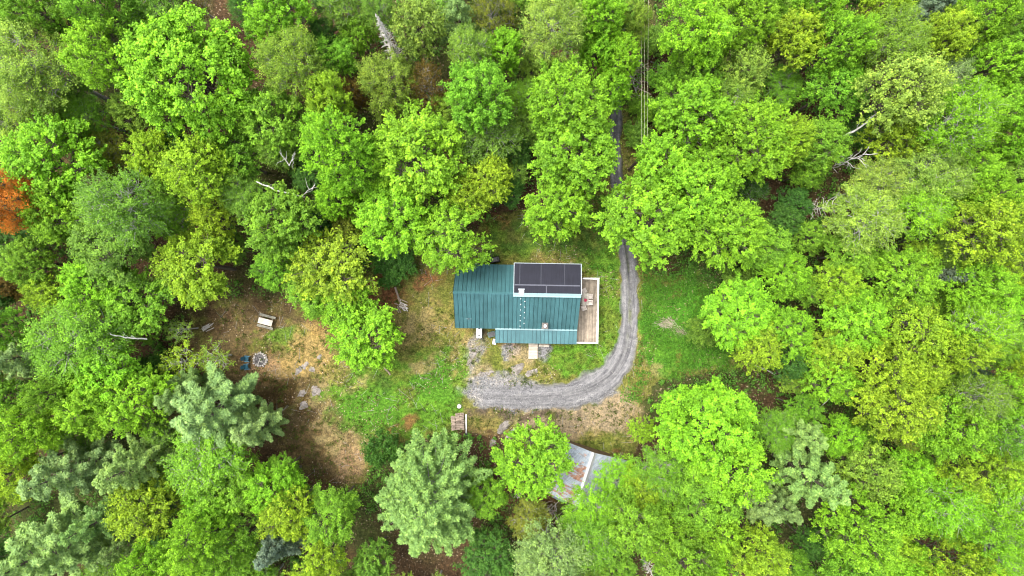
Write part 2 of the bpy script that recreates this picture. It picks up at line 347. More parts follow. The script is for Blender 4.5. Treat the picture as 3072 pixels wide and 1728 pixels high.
# (cover, overview x, y, radius x, radius y, turn, strength): what grows or lies where
BLOBS = [
 ('litter_red', 300, 330, 80, 90, 0, .8), ('litter_red', 1600, 330, 40, 90, 0, .5), ('darkgreen', 1590, 250, 40, 70, 0, .7), ('litter_red', 1320, 1250, 110, 110, 0, .7),
 ('camp', 640, 900, 190, 170, 0, 1), ('camp', 800, 1110, 130, 150, 0, 1), ('moss', 730, 990, 70, 40, -10, .9), ('moss', 690, 1000, 60, 60, 0, .9), ('moss', 780, 1030, 40, 50, 0, .8), ('moss', 770, 1140, 70, 60, 0, .6), ('moss', 600, 985, 40, 30, 0, .8), ('moss', 740, 940, 40, 12, -20, .7), ('litter', 520, 800, 70, 60, 0, .8),
 ('litter', 800, 1215, 80, 26, 0, .6), ('litter_red', 790, 1215, 60, 30, 0, .6),
 ('olive', 690, 860, 90, 40, 0, .9), ('lawn', 725, 845, 60, 25, 0, .7), ('litter', 690, 770, 80, 30, 0, .7), ('reddish', 800, 820, 50, 50, 0, .4),
 ('ochre', 770, 890, 75, 60, -30, 1), ('ochre', 720, 925, 70, 40, 0, .8), ('pinkdirt', 665, 925, 45, 30, 0, .7), ('reddish', 640, 890, 50, 25, 0, .5),
 ('straw', 800, 1010, 26, 80, 10, .9), ('straw', 830, 1110, 40, 60, -30, .9), ('straw', 880, 1130, 60, 50, 40, .8), ('pinkdirt', 880, 1160, 40, 60, 0, .6),
 ('dry', 1090, 830, 120, 130, 0, 1), ('olive', 1110, 880, 80, 60, 0, .8), ('olive', 1070, 750, 80, 60, 0, .6), ('reddish', 960, 740, 70, 50, 0, .9), ('reddish', 1080, 700, 60, 25, -20, .8), ('straw', 1060, 810, 50, 40, 0, .7),
 ('darkgreen', 990, 660, 60, 60, 0, .9), ('straw', 1030, 830, 30, 30, 0, .6), ('olive', 1130, 720, 30, 80, 0, .6),
 ('lawn', 990, 1000, 185, 110, 0, 1), ('bright', 1100, 960, 90, 90, 0, .9), ('bright', 930, 1030, 100, 60, 0, .8), ('olive', 1020, 920, 110, 40, -20, .8), ('straw', 1070, 915, 60, 22, -15, .7), ('lawn', 1080, 1050, 90, 40, 0, .8),
 ('olive', 1020, 1000, 40, 40, 40, .7), ('dry', 850, 935, 40, 40, 0, .6), ('straw', 905, 965, 45, 18, -30, .6), ('reddish', 1010, 1070, 50, 16, -30, .8), ('darkgreen', 955, 965, 40, 30, 0, .6),
 ('dry', 1190, 905, 55, 70, 0, .9), ('straw', 1180, 880, 40, 40, 0, .6), ('gravel', 1195, 890, 22, 50, 20, .6), ('lawn', 1165, 930, 14, 90, 0, .5), ('olive', 1240, 905, 55, 55, 0, .8), ('tan', 1200, 950, 40, 40, 0, .6),
 ('olive', 1330, 610, 150, 70, 0, 1), ('lawn', 1360, 600, 150, 60, 0, .55), ('darkgreen', 1330, 590, 120, 50, 0, .7), ('darkgreen', 1470, 600, 90, 60, 0, .8), ('dry', 1390, 650, 60, 22, 0, .9), ('reddish', 1250, 560, 50, 25, 0, .5), ('lawn', 1500, 660, 60, 30, 0, .6), ('litter', 1300, 590, 40, 25, 0, .5), ('darkgreen', 1240, 648, 40, 20, 0, .8),
 ('lawn', 1530, 760, 42, 180, 0, .9), ('olive', 1525, 800, 30, 130, 0, .6), ('lawn', 1455, 905, 110, 45, 0, 1), ('olive', 1440, 915, 90, 28, 0, .6), ('dry', 1380, 935, 30, 20, 0, .5),
 ('gravel', 1285, 880, 26, 26, 0, .9), ('gravel', 1362, 885, 20, 32, 0, 1), ('tan', 1310, 890, 40, 28, 0, .7), ('darkdirt', 1225, 850, 30, 18, 0, .9), ('reddish', 1275, 865, 40, 10, 0, .4), ('olive', 1255, 915, 26, 24, 0, .8), ('straw', 1300, 915, 40, 18, 0, .5),
 ('weeds', 1720, 810, 125, 140, 0, 1), ('bright', 1700, 880, 90, 70, 0, .9), ('bright', 1650, 760, 40, 70, 0, .6), ('darkgreen', 1790, 700, 70, 30, 0, .7), ('weeds', 1810, 890, 60, 50, 0, .8), ('straw', 1640, 755, 14, 12, 0, .8),
 ('reddish', 1700, 745, 14, 10, 0, .7), ('reddish', 1715, 905, 10, 26, 0, .5), ('dry', 1612, 900, 12, 130, 0, .7), ('straw', 1660, 930, 22, 16, 0, .6), ('darkgreen', 1850, 760, 50, 60, 0, .6), ('darkgreen', 1880, 960, 80, 40, 20, .6),
 ('gravel', 1250, 985, 95, 55, 0, 1), ('gravel', 1400, 1000, 180, 38, -5, 1), ('tan', 1440, 1060, 170, 45, 0, 1), ('tan', 1560, 1030, 60, 60, 0, 1), ('darkdirt', 1280, 1042, 130, 22, 0, 1), ('darkdirt', 1340, 1045, 120, 14, 0, 1), ('darkdirt', 1230, 1035, 60, 16, 0, .9), ('dry', 1210, 1070, 60, 35, 0, .8), ('darkdirt', 1290, 1080, 50, 40, 0, .7),
 ('olive', 1390, 1050, 22, 16, 0, .7), ('olive', 1530, 1110, 75, 30, 0, .9), ('dry', 1480, 1095, 60, 20, 0, .6), ('tan', 1430, 1085, 50, 30, 0, .6), ('litter_red', 1560, 1150, 40, 26, 0, .9), ('dry', 1590, 1070, 24, 60, 0, .6), ('litter_red', 1380, 1195, 60, 30, 0, .8),
]
def axis_coords(lo, hi, step, far):
    mid = np.arange(lo, hi + 1e-6, step); out = []; d = step; x = hi
    while x < far: d *= 1.22; x += d; out.append(x)
    up = np.array(out); out = []; d = step; x = lo
    while x > -far: d *= 1.22; x -= d; out.append(x)
    return np.concatenate([np.array(out)[::-1], mid, up])
gx = axis_coords(-38, 30, 0.2, 900); gy = axis_coords(-25, 24, 0.2, 900)
PX, PY = np.meshgrid(gx, gy)
ROCKHUMP = [(-3.6, -6.6, 1.6, .12), (0.9, -8.4, 2.0, .15), (-22, -9, 3.0, .2)]
def ground_z(x, y):
    z = 0.05 * (vnoise(x, y, 0.25, 3) - 0.5) + 0.03 * (vnoise(x, y, 1.1, 2) - 0.5)
    d = np.hypot(np.maximum(np.abs(x + 4) - 30, 0), np.maximum(np.abs(y) - 20, 0))
    return z * 1.2 + np.clip(d / 20, 0, 1) * 0.9 * (vnoise(x, y, 0.06, 3) - 0.5)
PZ = ground_z(PX, PY)
MOTTLED = {'moss', 'olive', 'straw', 'reddish', 'litter', 'dry', 'litter_red', 'darkgreen', 'pinkdirt', 'darkdirt'}
def cover_colour(x, y):
    wx = x + 1.6 * (vnoise(x, y, 0.5, 4) - 0.5) + 0.7 * (vnoise(x + 40, y, 1.7, 3) - 0.5)
    wy = y + 1.6 * (vnoise(x + 90, y + 7, 0.5, 4) - 0.5) + 0.7 * (vnoise(x, y + 60, 1.7, 3) - 0.5)
    inside = in_poly(wx, wy, CLEAR)[..., None]
    f = vnoise(x, y, 0.12, 4)[..., None]; f2 = np.clip((f - 0.42) * 7, 0, 1)
    c = COVL['litter'] * (1 - f2) + (0.5 * COVL['darkgreen'] + 0.5 * COVL['litter']) * f2
    c = np.where(inside, 0.35 * COVL['dry'] + 0.65 * COVL['olive'], c)
    NA = [vnoise(x + 13 * q_, y - 29 * q_, 1.1, 5) for q_ in range(4)]; NM = [np.clip(.45 + (vnoise(x - 31 * q_, y + 17 * q_, 1.5, 5) - .44) * 5, 0, 1) for q_ in range(4)]
    for bi, (k, bx, by, rx, ry, rot, st) in enumerate(BLOBS):
        cx, cy = OV(bx, by); rx *= H / F * 1.19255; ry *= H / F * 1.19255; a = R(-rot)
        dx, dy = wx - cx, wy - cy; u = (dx * math.cos(a) + dy * math.sin(a)) / rx; v = (-dx * math.sin(a) + dy * math.cos(a)) / ry
        d = np.sqrt(u * u + v * v) + 0.9 * (NA[bi % 4] - 0.5)
        m = np.clip((1.08 - d) / 0.42, 0, 1); m = m * m * (3 - 2 * m) * st
        if k in MOTTLED: m = m * NM[bi % 4]
        m = m[..., None]
        c = c * (1 - m) + COVL[k] * m
    return c
CC = cover_colour(PX, PY); ny, nx = PX.shape
ids = np.arange(nx * ny).reshape(ny, nx)
quads = np.stack([ids[:-1, :-1], ids[:-1, 1:], ids[1:, 1:], ids[1:, :-1]], -1).reshape(-1, 4)
gme = mesh_np('ground', np.stack([PX, PY, PZ], -1).reshape(-1, 3), quads, smooth=True,
              cattr={'cover': np.concatenate([CC.reshape(-1, 3), np.ones((nx * ny, 1))], 1)})
tag(obj('ground', gme, M['ground']), 'yard grass, bare soil and leaf litter reaching under the trees', None, kind='structure')

# driveway: a ribbon of packed gravel that swings round the deck into the parking patch
def spline(P, n):
    P = np.array(P, float); t = np.linspace(0, len(P) - 1, n); out = []
    for x in t:
        i = min(int(x), len(P) - 2); u = x - i
        p0, p1, p2, p3 = P[max(i - 1, 0)], P[i], P[i + 1], P[min(i + 2, len(P) - 1)]
        out.append(0.5 * (2 * p1 + (p2 - p0) * u + (2 * p0 - 5 * p1 + 4 * p2 - p3) * u * u + (3 * p1 - p0 - 3 * p2 + p3) * u ** 3))
    return np.array(out)
ROUTE = [(1562, 60, 17), (1556, 170, 17), (1549, 290, 17), (1547, 370, 17), (1550, 450, 18), (1560, 540, 20), (1575, 630, 23), (1583, 710, 25), (1585, 790, 26), (1580, 850, 29), (1565, 900, 34), (1535, 945, 40), (1480, 980, 42), (1410, 995, 36), (1340, 1000, 30), (1270, 1000, 26), (1215, 998, 22)]
rp = spline(ROUTE, 260); C2 = np.array([OV(x, y) for x, y, w in rp]); wid = rp[:, 2] * H / F * 1.19255
tg = np.gradient(C2, axis=0); tg /= np.linalg.norm(tg, axis=1)[:, None]; nr = np.stack([-tg[:, 1], tg[:, 0]], 1)
NC = 25; vv = []; cc = []; uvs = []
arc = np.concatenate([[0], np.cumsum(np.linalg.norm(np.diff(C2, axis=0), axis=1))])
for j in range(NC):
    u = j / (NC - 1) * 2 - 1
    jit = (vnoise(arc + (0 if u < 0 else 99), np.full_like(arc, 3 + np.sign(u)), 0.8, 5) - 0.5) * 1.1 * abs(u) ** 3
    p = C2 + nr * (wid * (u + np.sign(u) * jit))[:, None]
    z = ground_z(p[:, 0], p[:, 1]) + (0.018 if abs(u) < 0.999 else -0.03) + 0.02 * (1 - u * u)
    vv.append(np.column_stack([p, z])); uvs.append(np.column_stack([np.full_like(arc, u * 1.0) * wid, arc]))
    track = math.exp(-((abs(u) - 0.45) / 0.2) ** 2); mid = math.exp(-(u / 0.16) ** 2); e = np.clip((abs(u) - 0.72) / 0.28, 0, 1)
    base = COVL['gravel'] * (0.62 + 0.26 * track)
    base = np.repeat(base[None], len(arc), 0) * (0.68 + 0.32 * np.clip((rp[:, 1] - 600) / 160, 0, 1))[:, None]  # north stretch darker: mostly canopy shade painted into the gravel colour, some damp
    weedy = np.clip(1 - np.abs(rp[:, 1] - 740) / 150, 0, 1) * mid * np.clip((vnoise(arc, arc * 0 + u * 3, 1.3, 4) - .38) * 4, 0, .85)
    base = base * (1 - weedy[:, None]) + COVL['olive'] * weedy[:, None]
    base = base * (1 - 0.8 * e) + cover_colour(p[:, 0], p[:, 1]) * 0.8 * e
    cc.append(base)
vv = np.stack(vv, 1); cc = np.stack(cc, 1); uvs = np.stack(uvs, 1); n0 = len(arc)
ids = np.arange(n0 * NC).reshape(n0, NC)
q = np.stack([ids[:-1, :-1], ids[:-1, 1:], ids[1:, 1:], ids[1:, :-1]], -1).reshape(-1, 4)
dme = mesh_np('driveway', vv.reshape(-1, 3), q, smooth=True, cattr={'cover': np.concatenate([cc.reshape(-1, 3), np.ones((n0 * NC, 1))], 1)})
ul = dme.uv_layers.new(name='UVMap'); li = np.empty(len(dme.loops), np.int32); dme.loops.foreach_get('vertex_index', li)
ul.data.foreach_set('uv', uvs.reshape(-1, 2)[li].astype(np.float32).ravel())
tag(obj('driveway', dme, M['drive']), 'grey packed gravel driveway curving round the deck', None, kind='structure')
DRIVE_C, DRIVE_W = C2, wid
def on_drive(x, y, grow=0.0):
    d = np.full(np.shape(x), 1e9)
    for i in range(0, len(C2), 3): d = np.minimum(d, np.hypot(x - C2[i, 0], y - C2[i, 1]) - wid[i] * (1 + grow))
    return d < 0

# ------------------------------------------------------------------ house
HX, HY = 0.48, -0.72
house = thing('house', 'timber house with standing seam teal metal roof and grey dormer', 'house', (HX, HY, 0), R(-1.0))
x0, x1 = -6.18, 6.18
yr, yn, ys = 0.18, 3.05, -3.42          # ridge, north eave, south eave (house axes)
zr, ze = 6.2, 2.9
zn = 2.95
# walls
w = MB(); w.box(x0 + .35, x1 - .35, ys + .35, ys + .5, 0, ze - .1); w.build('wall', M['wall'], house)
w = MB(); w.box(x0 + .35, x1 - .35, yn - .5, yn - .35, 0, zn - .1); w.build('wall', M['wall'], house)
for xa in (x0 + .35, x1 - .5):
    w = MB(); prof = [(ys + .5, 0), (yn - .5, 0), (yn - .5, zn - .02), (yr, zr - .25), (ys + .5, ze - .02)]
    n = len(prof); w.add([(xx, y, z) for xx in (xa, xa + .15) for y, z in prof], [tuple(range(n)), tuple(range(2 * n - 1, n - 1, -1))] + [(k, (k + 1) % n, n + (k + 1) % n, n + k) for k in range(n)])
    w.build('wall', M['wall'], house)
def window(cx, cz, wd, ht, y, parent):
    f = MB(); s = -1 if y < 0 else 1
    f.box(cx - wd / 2 - .06, cx + wd / 2 + .06, y - .03, y + .03, cz - ht / 2 - .06, cz + ht / 2 + .06); fo = f.build('window', M['white'], parent)
    MB().box(cx - wd / 2, cx + wd / 2, y - .036, y + .036, cz - ht / 2, cz + ht / 2).build('pane', M['glass'], fo)
for cx in (-4.6, -2.6, 4.6): window(cx, 1.5, .9, 1.1, ys + .33, house)
for cx in (-4.2, -1.8): window(cx, 1.5, .9, 1.1, yn - .33, house)
d = MB().box(2.0, 2.95, ys + .30, ys + .36, .35, 2.35).build('door', M['plank'], house); MB().box(2.82, 2.87, ys + .24, ys + .30, 1.25, 1.4).build('handle', M['steel'], d)

def slope_part(name, label, xa, xb, ya, za, yb, zb, npan, mat=None, jog=None):
    """a roof slope from its upper edge (ya, za) to its eave (yb, zb): a deck below, one standing seam panel after another on it"""
    mat = mat or M['teal_roof']
    L = math.hypot(yb - ya, zb - za); dv = Vector((0, yb - ya, zb - za)) / L; nv = Vector((1, 0, 0)).cross(dv)
    if nv.z < 0: nv = -nv
    P = lambda x, t, h: Vector((x, ya, za)) + Vector((0, 0, 0)) + dv * t + nv * h + Vector((0, 0, 0)) - Vector((0, 0, 0))
    m = MB(); vs = []
    for h in (-.14, -.02):
        for x, t in ((xa, 0), (xb, 0), (xb, L), (xa, L)):
            p = Vector((x, ya, za)) + dv * t + nv * h; vs.append(p)
    m.add(vs, [(0, 1, 2, 3), (4, 5, 6, 7), (0, 1, 5, 4), (1, 2, 6, 5), (2, 3, 7, 6), (3, 0, 4, 7)])
    part = m.build(name, M['edge'], house); part['label'] = label
    wdt = (xb - xa) / npan
    pm = MB(); prof = [(0, 0), (.006, .05), (.032, .05), (.038, 0), (wdt * .40, .0), (wdt * .42, .012), (wdt * .46, .012), (wdt * .48, 0), (wdt * .70, .0), (wdt * .72, .012), (wdt * .76, .012), (wdt * .78, 0), (wdt - .001, 0)]
    k = len(prof); vs = []
    for t in (-.0, L + .02): vs += [Vector((px, 0, 0)) + dv * t + nv * ph for px, ph in prof]
    pm.add(vs, [(i, i + 1, k + i + 1, k + i) for i in range(k - 1)])
    me = pm.mesh('panel'); me.materials.append(mat); me.materials.append(M['teal_seam'])
    for p_ in me.polygons: p_.material_index = 1 if p_.center.x < .037 else 0
    for i in range(npan):
        o = obj('panel', me, None, part); o.location = (xa + i * wdt, ya, za)
    return part
xd = -0.32                                  # the dormer's west edge
slope_part('roof_slope', 'steep teal slope facing the parking patch', x0, x1, yr, zr, ys, ze, 30)
slope_part('roof_slope', 'short dark teal slope beside the dormer', x0, xd, yr, zr, yn, zn, 14)
slope_part('porch_roof', 'shallow pale teal porch roof', -2.12, x1, ys + .05, ze - .03, -4.88, 2.52, 20)
MB().add([(x, y, z) for x in (x0 - .01, x1 + .01) for y, z in ((yr - .16, zr - .09), (yr, zr + .07), (yr + .16, zr - .10))], [(0, 1, 4, 3), (1, 2, 5, 4)]).build('ridge_cap', M['teal_roof'], house)
MB().box(-2.12, x1, ys - .10, ys + .10, ze - .02, ze + .035).build('flashing', M['teal_light'], house)
# dormer
dm = MB(); prof = [(yr + .2, 4.2), (yn - .35, 3.0), (yn - .35, 5.45), (yr + .2, 6.0)]
dm.add([(xx, y, z) for xx in (xd + .25, x1 - .3) for y, z in prof], [(0, 1, 2, 3), (7, 6, 5, 4), (0, 1, 5, 4), (1, 2, 6, 5), (2, 3, 7, 6), (3, 0, 4, 7)])
dorm = dm.build('dormer', M['wall'], house)
for cx in (1.2, 3.0, 4.8): 
    f = MB().box(cx - .5, cx + .5, yn - .36, yn - .31, 3.7, 4.9).build('window', M['glass'], dorm)
def dslab(name, xa, xb, t0, t1, h0, h1, mat, parent):
    a = Vector((0, yr - .02, 6.33)); b_ = Vector((0, yn + .12, 5.62)); dv = (b_ - a).normalized(); L = (b_ - a).length; nv = Vector((1, 0, 0)).cross(dv)
    m = MB(); m.add([Vector((x, 0, 0)) + a + dv * (t * L) + nv * h for h in (h0, h1) for x, t in ((xa, t0), (xb, t0), (xb, t1), (xa, t1))],
                    [(3, 2, 1, 0), (4, 5, 6, 7), (0, 1, 5, 4), (1, 2, 6, 5), (2, 3, 7, 6), (3, 0, 4, 7)])
    return m.build(name, mat, parent)
droof = dslab('dormer_roof', xd, x1 + .03, 0, 1, -.16, 0, M['membrane'], house); droof['label'] = 'flat dark grey membrane roof of the dormer'
dslab('edge_strip', xd - .03, x1 + .06, .985, 1.004, -.17, .012, M['edge'], droof)
dslab('edge_strip', xd - .035, xd + .03, 0, .984, -.17, .013, M['edge'], droof); dslab('edge_strip', x1 - .02, x1 + .065, 0, .984, -.17, .013, M['edge'], droof)
dslab('edge_strip', xd + .04, x1 - .03, -.03, .03, -.05, .02, M['teal_light'], droof)
dslab('seam', xd + .1, x1 - .12, .27, .31, -.01, .009, M['seamtape'], droof)
dslab('seam', xd + 3.1, xd + 3.2, .035, .265, -.01, .010, M['seamtape'], droof)
for sx in (.55, 2.6, 4.9): dslab('seam', xd + sx, xd + sx + .035, .315, .98, -.01, .006, M['seamtape'], droof)
MB().box(x0 + 5.8, x1, yr - .30, yr - .02, zr - .18, zr + .12).build('ridge_flashing', M['teal_light'], house)
# white roof fan at the dormer's corner
rv = MB(); rv.box(.18, .68, .12, .62, 6.1, 6.45); rvo = rv.build('roof_vent', M['whiteplastic'], house, bevel=.06); rvo['label'] = 'square white roof vent cover'
MB().box(.13, .73, .07, .67, 6.16, 6.24).build('vent_curb', M['edge'], rvo)
# snow guards: two staggered columns of pale studs
def on_s(t, lift=0.0):
    L = math.hypot(ys - yr, ze - zr); dv = Vector((0, (ys - yr) / L, (ze - zr) / L)); nv = Vector((1, 0, 0)).cross(dv)
    if nv.z < 0: nv = -nv
    return Vector((0, yr, zr)) + dv * (t * L) + nv * lift
gm = MB().lathe([(.03, 0), (.042, .03), (.04, .08), (.02, .10)], 8).mesh('snow_guard'); gm.materials.append(M['whiteplastic'])
for xx, t0, n in ((.38, .14, 6), (.78, .21, 5)):
    for i in range(n):
        o = obj('snow_guard', gm, None, house); o.location = on_s(t0 + i * .155) + Vector((xx, 0, .0))
# plumbing vent
vp = on_s(.73); MB().lathe([(.05, -.2), (.05, .45), (.035, .45), (.035, .3)], 10, (-4.75, vp.y, vp.z)).build('vent_pipe', M['blackmetal'], house)
MB().box(-5.05, -4.45, vp.y - .02, vp.y + .02, vp.z - .0, vp.z + .06).build('vent_flashing', M['teal_light'], house)
# stone chimney
cp = on_s(.88); ch = MB().box(2.62, 3.08, cp.y - .23, cp.y + .23, cp.z - .8, cp.z + .95).build('chimney', M['mortar'], house)
ch['label'] = 'square stone chimney with round metal flue'
rr = np.random.default_rng(5)
for side in range(4):
    for row in range(6):
        for k in range(2):
            m = MB(); a = side * math.pi / 2
            wdt = .23 if k == 0 else .21
            Mx = Matrix.Translation((2.85, cp.y, 0)) @ Matrix.Rotation(a, 4, 'Z')
            s_ = -.22 + k * .225 + (.0 if row % 2 else .0)
            m.box(s_, s_ + .2, -.255 - rr.uniform(0, .02), -.20, cp.z - .1 + row * .17, cp.z + .05 + row * .17, Mx); m.build('stone', M['chimneystone'], ch)
MB().box(2.54, 3.16, cp.y - .31, cp.y + .31, cp.z + .95, cp.z + 1.03).build('chimney_cap', M['chimneystone'], ch)
MB().lathe([(.15, cp.z + 1.03), (.15, cp.z + 1.3), (.11, cp.z + 1.3), (.11, cp.z + 1.08)], 14, (2.86, cp.y, 0)).build('flue', M['steel'], ch)
MB().box(2.5, 3.2, cp.y - .36, cp.y + .36, cp.z - .32, cp.z - .26).build('chimney_flashing', M['blackmetal'], ch)
# porch posts
for px in (-1.9, .9, 3.6, 5.9): MB().box(px - .06, px + .06, -4.7, -4.58, 0.1, 2.5).build('porch_post', M['plank'], house)
MB().box(-1.95, 5.95, -4.7, ys + .34, .12, .3).build('porch_floor', M['deckboard'], house)

# ------------------------------------------------------------------ deck with its white railing
deck = thing('wooden_deck', 'weathered plank deck with white railing along the east wall of the house', 'deck', (HX, HY, 0), R(-1.0))
dx0, dx1, dy0, dy1 = 5.86, 8.42, -4.84, 1.86
zd = .62; bw = .145; nb = int((dx1 - dx0) / bw); rng = np.random.default_rng(3)
for i in range(nb):
    cut = rng.uniform(-3.2, .4); xa = dx0 + i * bw
    for a, b_ in ((dy0, cut - .004), (cut + .004, dy1)):
        MB().box(xa + .006, xa + bw - .006, a, b_, zd - .035, zd + rng.uniform(-.004, .004)).build('board', M['deckboard'], deck)
MB().box(dx0, dx1, dy0, dy1, zd - .26, zd - .05).build('frame', M['deckboard'], deck)
for px, py in [(dx1 - .1, dy0 + .1), (dx1 - .1, -1.5), (dx1 - .1, dy1 - .1), (6.0, dy0 + .1)]: MB().box(px - .07, px + .07, py - .07, py + .07, -.1, zd - .26).build('post', M['deckboard'], deck)
zt = zd + .92
MB().box(dx1 - .10, dx1 + .07, dy0 - .05, dy1 + .05, zt, zt + .045).build('top_rail', M['white'], deck)
MB().box(5.9, dx1 - .102, dy0 - .05, dy0 + .11, zt, zt + .045).build('top_rail', M['white'], deck)
MB().box(6.82, dx1 - .102, dy1 - .12, dy1 + .05, zt, zt + .045).build('top_rail', M['white'], deck)
def balusters(ax, ay, bx, by):
    n = max(2, int(math.hypot(bx - ax, by - ay) / .13))
    for i in range(n + 1):
        t = i / n; x, y = ax + (bx - ax) * t, ay + (by - ay) * t; h = .045 if i % 12 == 0 else .018
        MB().box(x - h, x + h, y - h, y + h, zd - .1, zt).build('rail_post' if i % 12 == 0 else 'baluster', M['white'], deck)
balusters(dx1 - .01, dy0 + .03, dx1 - .01, dy1 - .03); balusters(6.1, dy0 + .03, dx1 - .15, dy0 + .03); balusters(6.88, dy1 - .03, dx1 - .15, dy1 - .03)
for i in range(4): MB().box(5.95, 6.8, dy1 + .02 + i * .27, dy1 + .26 + i * .27, .46 - i * .13, .50 - i * .13).build('step', M['plank'] if i == 3 else M['deckboard'], deck)
for sx in (5.97, 6.74): MB().box(sx, sx + .04, dy1, dy1 + 1.05, .0, .1).build('stringer', M['deckboard'], deck)

# porch ramp and bench
rx, ry = G(1599.5, 1051, .35)
ramp = thing('porch_ramp', 'short pale boardwalk ramp leading from the porch to the gravel', 'ramp', (rx, ry, 0), R(-1))
for i in range(12):
    t = i / 11; MB().box(-.46, .46, .82 - i * .145 - .135, .82 - i * .145, .33 - t * .2, .37 - t * .2).build('board', M['plank'], ramp)
for sx in (-.48, .44): MB().add([(sx + a, y, z) for a in (0, .04) for y, z in ((.82, .0), (.82, .34), (-.92, .13), (-.92, -.02))], [(0, 1, 2, 3), (7, 6, 5, 4), (0, 1, 5, 4), (1, 2, 6, 5), (2, 3, 7, 6), (3, 0, 4, 7)]).build('side_rail', M['plank'], ramp)
bx_, by_ = G(1632, 1034, .45)
pb = thing('porch_bench', 'low grey plank bench beside the porch ramp', 'bench', (bx_, by_, 0), R(-1))
for i in range(3): MB().box(-.55, .55, -.2 + i * .14, -.08 + i * .14, .40, .44).build('slat', M['picnic'] if i == 0 else M['deckboard'], pb)
for sx in (-.5, .42): MB().box(sx, sx + .08, -.18, .18, 0, .40).build('leg', M['deckboard'], pb)

# ------------------------------------------------------------------ deck furniture
def slat_chair(name, label, x, y, face, group):
    t = thing(name, label, 'chair', (x, y, zd), face, group)
    for i in range(5): MB().box(-.25 + i * .1, -.162 + i * .1, -.27, .25, .41, .435).build('seat_slat', M['furniture'], t)
    for i in range(4): MB().box(-.2 + i * .11, -.12 + i * .11, .20, .235, .44, .86, Matrix.Translation((0, 0, 0))).build('back_slat', M['furniture'], t)
    MB().box(-.25, .25, .195, .245, .83, .90).build('back_rail', M['furniture'], t)
    for sx in (-.24, .19):
        for sy in (-.23, .18): MB().box(sx, sx + .05, sy, sy + .05, 0, .41).build('leg', M['furniture'], t)
        MB().box(sx - .01, sx + .06, -.23, .22, .60, .63).build('armrest', M['furniture'], t)
    return t
zt_ = 1.3
tx, ty = G(1755, 898, zt_)
tb = thing('deck_table', 'rectangular slatted patio table against the house wall on the deck', 'table', (tx, ty, zd), R(-1))
for i in range(7): MB().box(-.36 + i * .104, -.265 + i * .104, -.62, .62, .70, .73).build('top_slat', M['picnic'], tb)
for sx in (-.33, .26):
    for sy in (-.58, .5): MB().box(sx, sx + .07, sy, sy + .07, 0, .70).build('leg', M['furniture'], tb)
fx, fy = G(1757, 900, 1.5)
fp = thing('flower_pot', 'pot of pink flowers on the deck table', 'flower pot', (fx, fy, zd + .735))
MB().lathe([(.08, 0), (.12, .16), (.13, .18), (.10, .18)], 12).build('pot', M['pot'], fp)
rng = np.random.default_rng(8); pm = MB()
for i in range(46):
    a = rng.uniform(0, 6.28); r_ = .17 * math.sqrt(rng.uniform()); z = .22 + rng.uniform(0, .12) - r_ * .4
    c = Vector((r_ * math.cos(a), r_ * math.sin(a), z)); pm.tube([c, c + Vector((0, 0, .03))], [.035, .02], 5)
pm.build('blossom', M['pink'], fp)
for (px, py), fc, lab in (((1752.5, 872.5), R(28), 'slatted patio chair turned askew at the north end of the deck table'), ((1770, 889), R(-93), 'slatted patio chair on the open side of the deck table, nearer the steps'),
                          ((1771, 907.5), R(-88), 'slatted patio chair on the open side of the deck table, nearer the parking patch'), ((1751.5, 924), R(200), 'slatted patio chair turned askew at the south end of the deck table')):
    cx, cy = G(px, py, 1.2); slat_chair('patio_chair', lab, cx, cy, fc, 'chairs round the deck table')

# ------------------------------------------------------------------ things round the house
tx, ty = G(1437, 994, 1.1)
ot = thing('storage_tank', 'white oblong tank with two dark fittings under the teal eave', 'tank', (tx, ty, 0), R(-1))
def oblong(hw, hl, n=8):
    p = []
    for cxs, cys, a0 in ((1, 1, 0), (-1, 1, 90), (-1, -1, 180), (1, -1, 270)):
        r_ = .14
        for k in range(n + 1):
            a = R(a0 + 90 * k / n); p.append((cxs * (hw - r_) + r_ * math.cos(a), cys * (hl - r_) + r_ * math.sin(a)))
    return p
MB().extrude(oblong(.30, .72), .18, 1.1).build('shell', M['whiteplastic'], ot, bevel=.05)
for yy in (-.42, .30): MB().lathe([(.07, 1.1), (.07, 1.2), (.11, 1.2), (.09, 1.26)], 12, (.02, yy, 0)).build('fitting', M['blackmetal'], ot)
for sx in (-.22, .18):
    for sy in (-.5, .5): MB().box(sx, sx + .04, sy, sy + .04, 0, .18).build('leg', M['blackmetal'], ot)
for i, (px, py, lab) in enumerate(((1391.5, 795, 'white gas cylinder by the north eave, farthest from the dormer'), (1409.5, 795, 'white gas cylinder by the north eave, middle of three'), (1429.5, 793.5, 'white gas cylinder by the north eave, closest to the dormer'))):
    cx, cy = G(px, py, 1.2); cy += .0
    g = thing('gas_cylinder', lab, 'gas cylinder', (cx, cy, 0), 0, 'gas cylinders along the north wall')
    MB().lathe([(.15, 0), (.19, .05), (.19, 1.0), (.15, 1.12), (.06, 1.18)], 18).build('body', M['whiteplastic'], g, True)
    MB().lathe([(.13, 1.14), (.13, 1.27), (.115, 1.27), (.115, 1.14)], 16).build('collar', M['whiteplastic'], g)
    MB().lathe([(.035, 1.18), (.035, 1.26), (.02, 1.28)], 8).build('valve', M['steel'], g)
cx, cy = G(1484, 779, .9)
gr = thing('covered_grill', 'black covered grill on the shady grass by the north eave', 'grill', (cx, cy, 0), R(12))
MB().box(-.5, .5, -.3, .3, .0, .85).build('cover', M['black'], gr, bevel=.12); MB().extrude(oblong(.34, .26), .85, 1.05).build('lid', M['black'], gr, bevel=.08)
cx, cy = G(1475, 1003, .4)
tb2 = thing('plastic_tub', 'dark green plastic tub in the corner beside the porch', 'tub', (cx, cy, 0), R(15))
